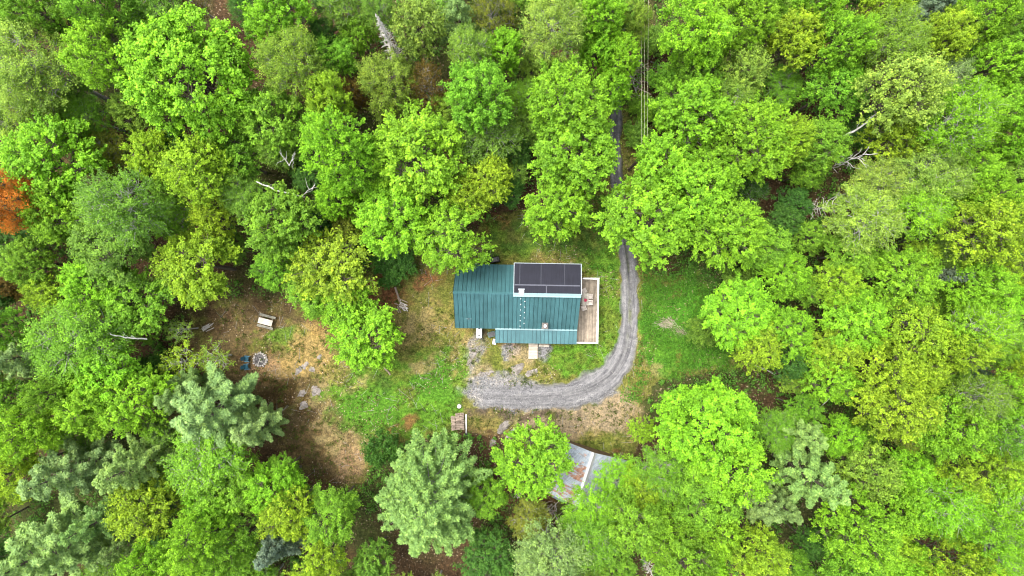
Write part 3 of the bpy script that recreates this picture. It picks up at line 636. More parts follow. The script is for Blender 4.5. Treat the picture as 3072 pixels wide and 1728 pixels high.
m = MB().extrude(oblong(.42, .3), 0, .38); m.build('tub', M['tubgreen'], tb2, bevel=.03); MB().extrude(oblong(.36, .24), .381, .386).build('soil', M['black'], tb2)
cx, cy = G(1434, 778, .15); tag(MB().lathe([(.06, 0), (.09, .05), (.09, .12), (.03, .16)], 12, (cx, cy, 0)).build('vent_cap', M['whiteplastic']), 'small white round cap standing in the grass north of the house', 'vent cap')
cx, cy = G(1485, 1025, .3)
hc = thing('hand_cart', 'small grey garden cart at the corner of the porch roof', 'cart', (cx - .05, cy, 0), R(80))
MB().box(-.3, .3, -.2, .2, .22, .4).build('tray', M['steel'], hc, bevel=.03)
for sy in (-.24, .2): MB().tube([(0, sy, .15), (0, sy + .04, .15)], .15, 12).build('wheel', M['black'], hc)
MB().tube([(.3, 0, .3), (.75, 0, .5)], .015, 6).build('handle', M['steel'], hc)

# ------------------------------------------------------------------ camp corner
cx, cy = G(796, 965, .7)
pt = thing('picnic_table', 'bleached picnic table with two benches on the camp clearing', 'picnic table', (cx, cy, 0), R(-14.5))
for i in range(5): MB().box(-.74, .74, -.31 + i * .124, -.31 + i * .124 + .117, .72, .76).build('top_plank', M['picnic'], pt)
for s in (-1, 1):
    for k in range(2): MB().box(-.86, .86, s * .58 - .12 + k * .125, s * .58 - .005 + k * .125, .42, .455).build('bench_plank', M['bench_grey'], pt)
for sx in (-.55, .55):
    MB().box(sx - .03, sx + .03, -.72, .72, .34, .42).build('cross_beam', M['bench_grey'], pt)
    MB().box(sx - .03, sx + .03, -.3, .3, .64, .72).build('cross_beam', M['bench_grey'], pt)
    for s in (-1, 1): MB().add([(sx + a, s * y, z) for a in (.031, .075) for y, z in ((.18, .72), (.28, .72), (.70, 0), (.60, 0))], [(0, 1, 2, 3), (7, 6, 5, 4), (0, 1, 5, 4), (1, 2, 6, 5), (2, 3, 7, 6), (3, 0, 4, 7)]).build('leg', M['bench_grey'], pt)
def adirondack(label, px, py, a):
    cx, cy = G(px, py, .4)
    t = thing('lounge_chair', label, 'chair', (cx, cy, 0), a, 'teal chairs at the fire ring')
    sl = Matrix.Rotation(R(-12), 4, 'Y')
    for i in range(5): MB().box(-.22, .26, -.27 + i * .109, -.17 + i * .109, .36, .385, sl).build('seat_slat', M['teal_chair'], t)
    bk = Matrix.Translation((-.2, 0, .36)) @ Matrix.Rotation(R(-28), 4, 'Y')
    for i in range(5): MB().box(-.025, 0, -.25 + i * .101, -.157 + i * .101, 0, .72 - abs(i - 2) * .07, bk).build('back_slat', M['teal_chair'], t)
    for s in (-1, 1):
        MB().box(-.28, .36, s * .35 - .06, s * .35 + .06, .55, .58).build('armrest', M['teal_chair'], t)
        MB().box(.26, .30, s * .33 - .04, s * .33 + .04, 0, .55).build('leg', M['teal_chair'], t); MB().box(-.3, -.26, s * .33 - .04, s * .33 + .04, 0, .55).build('leg', M['teal_chair'], t)
    t.scale = (.9, .80, 1)
adirondack('teal slatted lounge chair at the fire ring, nearer the picnic table', 741, 1076, R(-4)); adirondack('teal slatted lounge chair at the fire ring, half under a sapling', 740, 1100, R(8))

def rock_mesh(seed, sx, sy, sz, sub=3, rough=.28):
    bm = bmesh.new(); bmesh.ops.create_icosphere(bm, subdivisions=sub, radius=1); r_ = np.random.default_rng(seed); off = r_.uniform(0, 50, 3)
    planes = [(Vector(r_.normal(size=3)).normalized(), r_.uniform(.55, .9)) for _ in range(7)]
    for v in bm.verts:
        p = v.co.copy()
        for n, d in planes:
            e = p.dot(n) - d
            if e > 0: p -= n * e * .9
        k = 1 + rough * (float(vnoise(p.x * 2 + off[0] + p.z * 1.3, p.y * 2 + off[1] - p.z, 1.0, 3)) - .5) * 2
        v.co = Vector((p.x * sx * k, p.y * sy * k, p.z * sz * k))
    me = bpy.data.meshes.new('rock'); bm.to_mesh(me); bm.free(); me.materials.append(M['rock']); return me
cx, cy = G(781, 1079)
fr = thing('fire_ring', 'round stone fire ring full of grey ash before the teal chairs', 'fire pit', (cx, cy, 0))
MB().lathe([(.66, 0), (.55, .06), (.2, .03)], 20).build('ash_bed', M['ash'], fr, True)
stn = [rock_mesh(60 + i, .17, .13, .15, 2) for i in range(4)]
for me in stn: me.materials[0] = M['ringstone']; rng = np.random.default_rng(21)
for i in range(17):
    a = i / 17 * 6.283; o = obj('stone', stn[i % 4], None, fr); rad = .68 + rng.uniform(-.03, .04); o.location = (rad * math.cos(a), rad * math.sin(a), .08); o.rotation_euler = (0, 0, a + rng.uniform(-.5, .5)); s = rng.uniform(.8, 1.25); o.scale = (s, s, s)
for i in range(6):
    a = rng.uniform(0, 6.28); p = Vector((rng.uniform(-.25, .25), rng.uniform(-.25, .25), .09 + .03 * i)); d_ = Vector((math.cos(a), math.sin(a), rng.uniform(-.05, .15))) * rng.uniform(.18, .36)
    MB().tube([p - d_, p + d_], [.04, .03], 6).build('burnt_stick', M['char'] if i % 2 else M['deadwood'], fr)

def log_mesh(L, r, seed, n=7):
    rg = np.random.default_rng(seed); pts = [(-L / 2 + L * k / 3, rg.uniform(-.02, .02) * L, rg.uniform(-.02, .02) * L) for k in range(4)]
    return MB().tube(pts, [r * rg.uniform(.85, 1.1) for _ in range(4)], n)
def heap(name, label, cat, px, py, spread, n, L, r, mat, seed, ang=None, angj=.4, part='branch', z0=.05, zs=.35, group=None):
    cx, cy = G(px, py); t = thing(name, label, cat, (cx, cy, 0), 0, group); rg = np.random.default_rng(seed)
    for i in range(n):
        a = rg.uniform(0, 6.28) if ang is None else ang + rg.normal() * angj
        o = log_mesh(L * rg.uniform(.55, 1.15), r * rg.uniform(.6, 1.3), seed * 100 + i).build(part, mat if not isinstance(mat, list) else mat[i % len(mat)], t)
        q = rg.normal(size=2) * np.array(spread) * .5; o.location = (q[0], q[1], z0 + rg.uniform(0, zs)); o.rotation_euler = (0, rg.uniform(-.16, .16), a)
    return t
heap('stick_pile', 'small grey pile of sticks on the brown camp floor', 'stick pile', 624, 980, (.35, .3), 16, .95, .035, M['deadwood'], 31, R(25), .25, 'stick')
heap('log_pile', 'heap of split grey logs on bare soil west of the house', 'log pile', 1205, 918, (.7, .5), 14, 1.0, .06, [M['deadwood'], M['log']], 32, R(-40), .5, 'log')
heap('log', 'brown rotting log lying north of the split log heap', 'log', 1194, 883, (.05, .05), 2, 1.9, .10, M['log'], 33, R(-72), .05, 'log')
heap('log', 'short dark log in the grass at the tip of the lime tree', 'log', 1161, 1112, (.03, .03), 1, 1.1, .12, M['log'], 34, R(-52), .02, 'log', .08, 0)
heap('brush_pile', 'heap of pale trunks and branches under the power lines', 'brush pile', 1908, 225, (1.6, 1.9), 34, 2.6, .06, [M['log'], M['bark'], M['log'], M['bark_grey']], 35, R(-50), .6)
heap('brush_pile', 'straw coloured heap of cut stalks on the green bank east of the drive', 'brush pile', 2000, 972, (1.0, .6), 70, 1.1, .012, [M['plank'], M['log']], 36, R(-25), .5, 'stalk', .04, .15)
heap('brush_pile', 'thin trail of dry stalks below the straw coloured heap', 'brush pile', 2045, 996, (.8, .4), 40, .9, .011, [M['plank'], M['log']], 37, R(-35), .4, 'stalk', .04, .1)
heap('brush_pile', 'tangle of pale junk and branches on red litter below the shed tree', 'brush pile', 1655, 1535, (1.2, 1.1), 26, 1.3, .035, [M['deadwood'], M['log']], 38, None, 0)
heap('brush_pile', 'scatter of pale sticks on brown soil near the old willow', 'brush pile', 1555, 1480, (.5, .5), 10, .7, .03, M['deadwood'], 39)
cx, cy = G(1678, 1492, .3); tag(MB().extrude(oblong(.75, .35), .0, .32, Matrix.Translation((cx, cy, 0)) @ Matrix.Rotation(R(-25), 4, 'Z')).build('tarp_bundle', M['tarp'], None, bevel=.12), 'grey blue tarp bundle on the ground below the shed roof', 'tarp')

# firewood, pole and boulders by the parking patch
cx, cy = G(1374, 1262)
fw = thing('firewood_stack', 'stack of split firewood in short rows beside the parking patch', 'firewood', (cx, cy, 0), R(3))
rng = np.random.default_rng(41); lm = [log_mesh(.42, .062, 300 + i, 5).mesh('log') for i in range(6)]
for me in lm: me.materials.append(M['log'])
for row, xx in enumerate((-.48, 0, .46)):
    for lay in range(4):
        for k in range(11 if row else 9):
            o = obj('log', lm[rng.integers(6)], None, fw); o.location = (xx + rng.uniform(-.05, .05), -.82 + k * .158 + rng.uniform(-.03, .03), .07 + lay * .13); o.rotation_euler = (rng.uniform(0, 6), 0, rng.normal() * .16)
cx, cy = G(1378, 1218); tag(MB().lathe([(.24, 0), (.22, .28), (.21, .30)], 14, (cx, cy, 0)).build('tree_stump', M['deadwood']), 'round pale chopping stump above the firewood stack', 'stump')
cx, cy = G(1399, 1271)
wp = thing('white_pipe', 'long white pipe with a black foot lying beside the firewood', 'pipe', (cx, cy, 0))
MB().tube([(-.01, 1.0, .12), (.0, -1.0, .14)], .075, 12).build('pipe', M['whiteplastic'], wp, True); MB().lathe([(.2, 0), (.2, .16), (.12, .24)], 14, (.02, -1.12, 0)).build('foot', M['black'], wp)

ROCKS = [(1512, 1281, 1.05, .42, .34, 38, 'long mossy boulder by the dark soil at the parking patch'), (1535, 1300, .80, .32, .36, 48, 'narrow boulder half under the lime tree by the shed'),
 (1556, 1104, .62, .42, .14, 35, 'flat grey rock below the porch ramp, nearer the tank'), (1597, 1118, .55, .33, .14, 40, 'flat cream rock below the porch ramp, by the lawn'), (1467, 1117, .36, .2, .12, 10, 'small pale rock at the top edge of the parking patch'),
 (1448, 1122, .42, .2, .08, 0, 'low grey slab at the parking patch corner'), (1430, 1038, .55, .28, .10, 50, 'uppermost slab of the ledge west of the porch'), (1421, 1062, .55, .22, .09, 48, 'middle slab of the ledge west of the porch'), (1410, 1082, .5, .2, .09, 48, 'lowest slab of the ledge west of the porch'),
 (894, 1112, .42, .3, .10, 30, 'smooth grey rock on the ochre camp slope, nearer the fire ring'), (914, 1096, .36, .3, .09, 60, 'smooth grey rock on the ochre camp slope, uphill of its twin'), (959, 1072, .26, .2, .1, 30, 'small grey stone beside the green lawn edge'), (936, 1106, .3, .3, .08, 0, 'cracked pale rock between ochre ground and lawn'),
 (903, 1182, .46, .3, .09, 30, 'pale rock on dark moss below the camp slope'), (950, 1172, .36, .5, .12, 0, 'reddish split rock near the lawn edge'), (912, 1216, .5, .3, .08, 20, 'lowest pale rock on the mossy camp slope'), (1478, 1330, .4, .28, .2, 60, 'grey rock below the long mossy boulder')]
for i, (px, py, sx, sy, sz, a, lab) in enumerate(ROCKS):
    cx, cy = G(px, py); k_ = 1.0 if i < 2 else 1.35; o = obj('rock', rock_mesh(100 + i, sx * k_, sy * k_, sz, 4, .45)); o.location = (cx, cy, sz * (.25 if i < 2 else -.25)); o.rotation_euler = (0, 0, R(a)); tag(o, lab, 'rock')

# ------------------------------------------------------------------ old shed
SHX, SHY = 8.21, -16.47
shed = thing('shed', 'old shed with rusty corrugated metal roof below the parking patch', 'shed', (SHX, SHY, 0), R(-17.8))
LS, hw, zr_, ze_ = 5.6, 3.75, 3.8, 2.3
for xa in (-hw + .3, hw - .42): MB().box(xa, xa + .12, -LS + .3, -.3, 0, ze_ - .05).build('wall', M['wall'], shed)
for ya in (-.42, -LS + .3):
    w = MB(); prof = [(-hw + .42, 0), (hw - .42, 0), (hw - .42, ze_), (0, zr_ - .1), (-hw + .42, ze_)]
    w.add([(x, ya + a, z) for a in (0, .12) for x, z in prof], [(0, 1, 2, 3, 4), (9, 8, 7, 6, 5)] + [(k, (k + 1) % 5, 5 + (k + 1) % 5, 5 + k) for k in range(5)]); w.build('wall', M['wall'], shed)
rng = np.random.default_rng(12); nsh = 7; sw = LS / nsh
for s in (-1, 1):
    L = math.hypot(hw, zr_ - ze_); dv = Vector((s * hw, 0, ze_ - zr_)) / L; nv = Vector((-dv.z * s, 0, abs(dv.x)))
    und = MB(); und.add([Vector((0, y, zr_)) + dv * t + nv * h for h in (-.09, -.03) for y, t in ((0, 0), (-LS, 0), (-LS, L), (0, L))], [(3, 2, 1, 0), (4, 5, 6, 7), (0, 1, 5, 4), (1, 2, 6, 5), (2, 3, 7, 6), (3, 0, 4, 7)])
    part = und.build('roof_slope', M['deckboard'], shed); part['label'] = 'rust streaked slope' if s < 0 else 'pale zinc slope'
    nc = 6; prof = [(-k * sw / (nc * 4), .022 * math.sin(k * math.pi / 2)) for k in range(nc * 4 + 1)]
    m = MB(); k = len(prof); m.add([Vector((0, y, 0)) + dv * t + nv * h for t in (0, L + .05) for y, h in prof], [(i, i + 1, k + i + 1, k + i) for i in range(k - 1)])
    me = m.mesh('sheet'); me.materials.append(M['zinc'])
    for i in range(nsh):
        o = obj('sheet', me, None, part); o.location = (0, -i * sw, zr_ + .002 * (i % 2)); o.color = (1, 1, 1, ([.42, .38, .64, .66, .40, .64, .58][i] if s < 0 else .15))
MB().add([(x, y, z) for y in (.02, -LS - .02) for x, z in ((-.26, zr_ - .07), (0, zr_ + .06), (.26, zr_ - .07))], [(0, 1, 4, 3), (1, 2, 5, 4)]).build('ridge_cap', M['steel'], shed)

# ------------------------------------------------------------------ power line
pxw, pyw = 12.35, 12.5
pole = thing('utility_pole', 'utility pole at the end of the power lines beside the drive', 'utility pole', (pxw, pyw, 0))
MB().tube([(0, 0, -.2), (0, 0, 8.6)], [.16, .11], 10).build('shaft', M['pole_wood'], pole); MB().box(-.55, .55, -.06, .06, 8.2, 8.32).build('crossarm', M['pole_wood'], pole)
for k in (-.42, 0, .42): MB().lathe([(.05, 8.32), (.07, 8.38), (.04, 8.46)], 8, (k, 0, 0)).build('insulator', M['whiteplastic'], pole)
for (k, kx), lab in (((-.42, 0.05), 'power line wire nearest the driveway'), ((0, .12), 'middle wire of the three power lines'), ((.42, .45), 'power line wire farthest from the driveway')):
    pts = []
    for i in range(25):
        t = i / 24; pts.append((pxw + k * .62 + kx * t * 1.2, pyw + t * 42, 8.46 + .6 * t - 4 * .7 * t * (1 - t)))
    tag(MB().tube(pts, .009, 5).build('power_line', M['wire']), lab, 'power line', 'power lines over the drive')
#TREES#
# ------------------------------------------------------------------ trees: one of each sort is grown, the others are copies
def unit(v): return v / np.maximum(np.linalg.norm(v, axis=-1, keepdims=True), 1e-9)
def leaf_cloud(C, N, size, aspect, rg, fold=0.12, roll=None):
    """one folded four-cornered leaf at each centre C, facing N"""
    n = len(C); N = unit(N)
    a = rg.normal(size=(n, 3)) if roll is None else roll
    a = unit(a - (a * N).sum(1, keepdims=True) * N); b = np.cross(N, a)
    L = (size * rg.uniform(.7, 1.3, n))[:, None]; Wd = L * aspect
    V = np.stack([C - a * L * .5, C + b * Wd * .5 + N * L * fold + a * L * .06, C + a * L * .5 - N * L * fold * .8, C - b * Wd * .5 + N * L * fold + a * L * .06], 1)
    return V.reshape(-1, 3), np.arange(4 * n).reshape(n, 4)
def tubes(name, lines, mat, n=5):
    """a trunk and its limbs: lines of (points, radii)"""
    VV = []; FF = []; o = 0
    for P, rad in lines:
        P = np.asarray(P, float); k = len(P); d = unit(np.gradient(P, axis=0)); up = np.where(np.abs(d[:, 2:3]) < .9, np.array([[0, 0, 1.]]), np.array([[1., 0, 0]]))
        a = unit(np.cross(d, up)); b = np.cross(d, a); th = np.arange(n) * 2 * np.pi / n
        ring = P[:, None] + (a[:, None] * np.cos(th)[None, :, None] + b[:, None] * np.sin(th)[None, :, None]) * np.asarray(rad)[:, None, None]
        VV.append(ring.reshape(-1, 3)); i = np.arange(k - 1)[:, None] * n; j = np.arange(n)[None]; j2 = (j + 1) % n
        FF.append(np.stack([i + j, i + j2, i + n + j2, i + n + j], -1).reshape(-1, 4) + o); o += k * n
    me = mesh_np(name, np.concatenate(VV), np.concatenate(FF), smooth=True); me.materials.append(mat); return me
def curve(a, b, rg, sag=0.0, k=4, wob=.06):
    a = np.asarray(a, float); b = np.asarray(b, float); t = np.linspace(0, 1, k)[:, None]; L = np.linalg.norm(b - a)
    p = a + (b - a) * t; w_ = rg.normal(size=(k, 3)) * wob * L; w_[0] = 0; w_[-1] = 0
    p += w_; p[:, 2] += sag * L * np.sin(t[:, 0] * np.pi); return p
def sphere_dirs(n, rg, zmin=-1.0, zmax=1.0):
    i = np.arange(n) + rg.uniform(.2, .8); z = zmax - (zmax - zmin) * i / n; ph = i * 2.39996 + rg.uniform(0, 6.28) + rg.normal(size=n) * .35
    z = np.clip(z + rg.normal(size=n) * .06, -.98, .99); r_ = np.sqrt(1 - z * z); return np.stack([r_ * np.cos(ph), r_ * np.sin(ph), z], 1)

def grow_broad(seed, Rc=3.2, Ht=14.0, lobes=15, sub=10, leaves=105, leaf=.21, csize=.17, stretch=1.0, low=-.35, crown_lo=.34, bark='bark', twig=.02, gap=0.0, top=1.0, spread=.42, aspect=.8, fine=0.8, limbr=1.0, spr=6, rise=.3, jit=.10, twigs=1):
    """a broadleaf: trunk, limbs to the heads of the crown, twigs to clumps, leaves over each clump"""
    rg = np.random.default_rng(seed)
    cz = Ht * (crown_lo + 1) / 2; az = Ht * (1 - crown_lo) / 2
    D = sphere_dirs(lobes, rg, low, .98)
    rad = rg.uniform(.52, .80, lobes); rad[:2] = .75
    D2 = D.copy(); D2[:, 2] = np.sign(D[:, 2]) * np.abs(D[:, 2]) ** (1 / top)
    LC = D2 * rad[:, None] * np.array([Rc, Rc, az]); LC[:, 2] += cz
    LR = spread * Rc * rg.uniform(.75, 1.2, lobes)
    lean = rg.normal(size=2) * .25
    tp = np.array([[0, 0, -.3], [lean[0] * .4, lean[1] * .4, Ht * .3], [lean[0], lean[1], Ht * .55], [lean[0] * 1.2, lean[1] * 1.2, Ht * .85]])
    tr = Ht * .0125
    lines = [(tp, [tr * 1.25, tr, tr * .65, tr * .2])]
    Cs = []; Ns = []; Ti = []; Wa = []; Sz = []
    for i in range(lobes):
        z0 = np.clip(LC[i, 2] - .35 * np.hypot(LC[i, 0], LC[i, 1]) - .10 * Ht, .25 * Ht, .72 * Ht); t0 = z0 / Ht
        a = np.array([lean[0] * t0 / .7, lean[1] * t0 / .7, z0]); P = curve(a, LC[i], rg, .06, 5, .035)
        lines.append((P, np.linspace(tr * .5, tr * .16, 5) * limbr))
        ns = max(3, int(sub * rg.uniform(.8, 1.2)))
        sd_ = sphere_dirs(ns, rg, -.35, .97); out = unit(np.append(LC[i, :2], (LC[i, 2] - cz) * .6 + .6 * Rc)[None]); sd_ = unit(sd_ + out * .35)
        cc = LC[i] + sd_ * LR[i] * np.array([1, 1, 1.0 * stretch]) * rg.uniform(.75, 1.1, (ns, 1))
        for j in range(ns):
            if rg.uniform() < gap: continue
            Q = curve(LC[i] - np.array([0, 0, .1]), cc[j], rg, .03, 3, .06); lines.append((Q, np.array([twig * 1.6, twig, twig * .4]) * limbr))
            m = spr; k_ = max(3, int(leaves / m)); st_ = LC[i] + (cc[j] - LC[i]) * rg.uniform(.72, 1.0, (m, 1)); st_ += rg.normal(size=(m, 3)) * csize * Rc * .15
            dr = unit(sd_[j] * .9 + out * .5 + rg.normal(size=(m, 3)) * .55 + np.array([0, 0, rise])); ln = csize * Rc * rg.uniform(.6, 1.9, m)
            for a_ in range(min(m, twigs)): lines.append((np.stack([st_[a_], st_[a_] + dr[a_] * ln[a_] * .5, st_[a_] + dr[a_] * ln[a_] * .9]), np.array([twig * .6, twig * .45, twig * .2]) * fine))
            nl = m * k_; sp = np.repeat(np.arange(m), k_); u_ = rg.uniform(.02, 1.0, nl) ** .8
            pos = st_[sp] + dr[sp] * (ln[sp] * u_)[:, None] + rg.normal(size=(nl, 3)) * (jit * (1.15 - .6 * u_))[:, None]
            nrm = dr[sp] * .35 + sd_[j] * .15 + np.array([0, 0, .75]) + rg.normal(size=(nl, 3)) * .5
            ct = rg.uniform(.25, .75) + rg.normal(size=m) * .14; cw = np.maximum(0, rg.normal(.08, .22)) + rg.normal(size=m) * .08
            Cs.append(pos); Ns.append(nrm); Ti.append(np.clip(ct[sp] + rg.normal(size=nl) * .13, 0, 1)); Wa.append(np.clip(cw[sp] + rg.normal(size=nl) * .1, 0, 1)); Sz.append(np.full(nl, leaf * rg.uniform(.88, 1.12)))
    C = np.concatenate(Cs); V, q = leaf_cloud(C, np.concatenate(Ns), np.concatenate(Sz), aspect, rg)
    cm = mesh_np('crown', V, q, attrs={'tint': np.concatenate(Ti), 'warm': np.concatenate(Wa)}); cm.materials.append(M['leaf'])
    return tubes('trunk', lines, M[bark]), cm, Rc, Ht, cz

def grow_pine(seed, Rc=3.4, Ht=15.0, whorls=13, per=6, tufts=13, needles=36, nl=.32, lo=.22, shape=.75, up=.28, nw=.085, droop=0.0, bark='bark'):
    """a conifer: whorls of branches, tufts of needles along each"""
    rg = np.random.default_rng(seed); tr = Ht * .015
    lines = [(np.array([[0, 0, -.3], [0, 0, Ht * .5], [0, 0, Ht]]), [tr * 1.2, tr * .7, .02])]; Cs = []; Ns = []; Rl = []; Ti = []; Wa = []
    for w_ in range(whorls):
        t = w_ / (whorls - 1); z = Ht * (lo + (1 - lo) * t * .97); env = Rc * ((1 - t) ** shape) * min(1, .55 + t * 2.2) + .25
        n = max(3, int(per * (1 - .35 * t)))
        for k in range(n):
            a = k / n * 6.283 + w_ * 1.1 + rg.normal() * .25; L = env * rg.uniform(.72, 1.12)
            e = np.array([L * math.cos(a), L * math.sin(a), z + L * (up - droop) + rg.normal() * .15]); P = curve([0, 0, z], e, rg, -.05, 5, .03)
            lines.append((P, np.linspace(tr * .32 * (1.2 - t), .012, 5)))
            nt_ = max(4, int(tufts * L / Rc + 3)); s_ = np.linspace(.30, 1.0, nt_) ** .8
            side = np.array([-math.sin(a), math.cos(a), 0])
            for s in s_:
                for sg in (-1, 1):
                    c = P[0] + (e - P[0]) * s + side * sg * (1.05 - s) * L * .30 * rg.uniform(.4, 1.1) + np.array([0, 0, rg.normal() * .08 + .06])
                    nn = int(needles * rg.uniform(.7, 1.2)); d_ = unit(rg.normal(size=(nn, 3)) * .75 + np.array([math.cos(a), math.sin(a), .55]))
                    Cs.append(c + d_ * nl * .55); Rl.append(d_); Ns.append(np.cross(d_, rg.normal(size=(nn, 3))) * .8 + np.array([0, 0, .9])); ct = rg.uniform(.25, .75)
                    Ti.append(np.clip(ct + rg.normal(size=nn) * .15, 0, 1)); Wa.append(np.clip(rg.normal(size=nn) * .15 + max(0, rg.normal(0, .25)), 0, 1))
    C = np.concatenate(Cs); V, q = leaf_cloud(C, np.concatenate(Ns), np.full(len(C), nl), nw / nl, rg, .05, np.concatenate(Rl))
    cm = mesh_np('crown', V, q, attrs={'tint': np.concatenate(Ti), 'warm': np.concatenate(Wa)}); cm.materials.append(M['needle'])
    return tubes('trunk', lines, M[bark]), cm, Rc, Ht, Ht * .6

def grow_dead(seed, Ht=12.0, Rc=1.6, n=60, lo=.25, up=-.12, conic=True, fork=False, r0=.11):
    """a bare standing tree: trunk and branches only"""
    rg = np.random.default_rng(seed); lines = []; br = []
    tp = curve([0, 0, -.3], [0, 0, Ht], rg, 0, 6, .012); lines.append((tp, np.linspace(r0 * 1.2, .03, 6)))
    for i in range(n):
        t = lo + (1 - lo) * i / n; z = Ht * t; a = rg.uniform(0, 6.283); L = Rc * ((1.08 - t) if conic else rg.uniform(.4, 1)) * rg.uniform(.6, 1.15)
        e = np.array([L * math.cos(a), L * math.sin(a), z + L * up * rg.uniform(.3, 1.6)]); P = curve([0, 0, z], e, rg, .05, 4, .06); br.append((P, np.linspace(.05 if conic else .055, .014, 4)))
        for s in range(3 if not conic else 2):
            m_ = P[2] + (P[3] - P[2]) * rg.uniform(-.5, .6); e2 = m_ + unit(rg.normal(size=3) + (P[3] - P[0]) / L) * L * rg.uniform(.2, .5); br.append((curve(m_, e2, rg, 0, 3, .08), [.016, .011, .006]))
    return tubes('trunk', lines, M['deadwood'], 7), tubes('branches', br, M['deadwood'], 4), Rc, Ht, Ht * .6

PROTO = {}
PROTO['M'] = [grow_broad(1, lobes=17, sub=15, leaves=86, csize=.15, leaf=.152), grow_broad(2, lobes=21, sub=13, csize=.16, leaves=86, leaf=.152), grow_broad(3, lobes=14, sub=17, spread=.48, leaves=88, csize=.15, leaf=.15), grow_broad(4, lobes=24, sub=12, spread=.36, csize=.15, leaves=84, leaf=.15, low=-.45), grow_broad(5, lobes=17, sub=16, gap=.1, leaves=86, csize=.16, leaf=.148, crown_lo=.28, jit=.13)]
PROTO['U'] = [grow_broad(11, lobes=22, sub=13, stretch=1.6, csize=.17, leaves=84, leaf=.148, spread=.36, crown_lo=.26, rise=.9, jit=.085), grow_broad(12, lobes=26, sub=12, stretch=1.8, csize=.18, leaves=78, leaf=.146, spread=.33, crown_lo=.24, rise=1.1, jit=.08), grow_broad(13, lobes=19, sub=15, stretch=1.5, csize=.17, leaves=84, leaf=.146, spread=.42, crown_lo=.3, rise=.8, jit=.09)]   # upswept shoots
PROTO['G'] = [grow_broad(21, Rc=5.6, Ht=17.0, lobes=40, sub=17, leaves=84, leaf=.19, csize=.085, spread=.25, low=-.45, jit=.12, spr=7)]                                              # great dome
PROTO['B'] = [grow_broad(31, lobes=24, sub=13, leaves=80, leaf=.135, csize=.2, bark='bark_grey', gap=.06, twig=.016, aspect=.7, jit=.13, spr=7, twigs=2), grow_broad(32, lobes=22, sub=14, leaves=80, leaf=.13, csize=.19, bark='bark_grey', gap=.03, twig=.016, aspect=.65, jit=.13, spr=7), grow_broad(33, lobes=26, sub=12, leaves=80, leaf=.135, csize=.18, bark='bark_birch', gap=.08, limbr=1.1, jit=.12, spr=7, twigs=2)]
PROTO['Y'] = [grow_broad(41, lobes=21, sub=11, leaves=72, leaf=.165, csize=.2, gap=.1, spread=.45, aspect=.9, jit=.10, twigs=2), grow_broad(42, lobes=19, sub=12, leaves=72, leaf=.165, csize=.2, gap=.08, spread=.48, aspect=.9, jit=.10, twigs=2)]   # sparse young leaves
PROTO['P'] = [grow_pine(51), grow_pine(52, whorls=12, per=7, shape=.6), grow_pine(53, whorls=15, per=6, shape=.85, up=.34)]
PROTO['S'] = [grow_pine(61, Rc=2.0, Ht=12, whorls=22, per=8, tufts=9, needles=11, nl=.22, lo=.12, shape=1.0, up=-.05, nw=.075), grow_pine(62, Rc=2.4, Ht=12, whorls=18, per=8, tufts=11, needles=12, nl=.24, lo=.12, shape=.9, up=.02, nw=.09)]
PROTO['O'] = [grow_broad(71, Rc=3.0, Ht=12, lobes=28, sub=12, leaves=80, leaf=.13, csize=.16, spread=.30, stretch=1.35, aspect=.5, crown_lo=.15, low=-.6, jit=.11, rise=.2), grow_broad(72, Rc=3.0, Ht=11, lobes=22, sub=11, leaves=70, leaf=.13, csize=.17, spread=.32, stretch=1.2, aspect=.5, crown_lo=.15, gap=.12, bark='bark_grey', twigs=2)]
PROTO['W'] = [grow_pine(81, Rc=7.0, Ht=18, whorls=18, per=11, tufts=24, needles=17, nl=.42, lo=.2, shape=.62, up=.22, nw=.10, bark='bark_grey'), grow_broad(82, Rc=3.6, Ht=14, lobes=28, sub=13, leaves=84, leaf=.17, csize=.2, spread=.34, aspect=.45, bark='bark_grey', low=-.4, gap=.05, stretch=1.1, jit=.12)]
PROTO['T'] = [grow_broad(91, Rc=1.5, Ht=7, lobes=16, sub=5, leaves=30, leaf=.13, csize=.26, gap=.15, twig=.012, bark='bark_birch', crown_lo=.2, aspect=.6, stretch=1.3)]    # thin sapling
PROTO['H'] = [grow_broad(95, Rc=2.0, Ht=3.6, lobes=16, sub=10, leaves=66, leaf=.15, csize=.22, spread=.42, crown_lo=.05, low=-.1), grow_broad(96, Rc=2.2, Ht=3.2, lobes=18, sub=9, leaves=66, leaf=.145, csize=.22, spread=.4, crown_lo=.05, low=-.1)]   # shrub
PROTO['D'] = [grow_dead(101, 12, 1.9, 170)]
PROTO['E'] = [grow_dead(111, 11, 2.2, 22, .45, .5, False, r0=.10), grow_dead(112, 10, 1.8, 18, .5, .7, False, r0=.09)]
SORT = {'M': ('broadleaf_tree', 'broadleaf tree'), 'U': ('broadleaf_tree', 'upswept broadleaf tree'), 'G': ('broadleaf_tree', 'great domed broadleaf tree'), 'B': ('broadleaf_tree', 'fine-leaved tree'), 'Y': ('broadleaf_tree', 'sparse-leaved tree'),
        'P': ('pine_tree', 'feathery pine'), 'S': ('spruce_tree', 'pointed spruce'), 'O': ('conifer_tree', 'dense soft conifer'), 'W': ('willow_tree', 'soft pale tree'), 'T': ('sapling', 'thin sapling'), 'H': ('shrub', 'low shrub'), 'D': ('dead_tree', 'dead spruce'), 'E': ('dead_tree', 'bare dead tree')}
CATS = {'P': 'pine', 'S': 'spruce', 'H': 'shrub', 'T': 'sapling', 'D': 'dead tree', 'E': 'dead tree'}
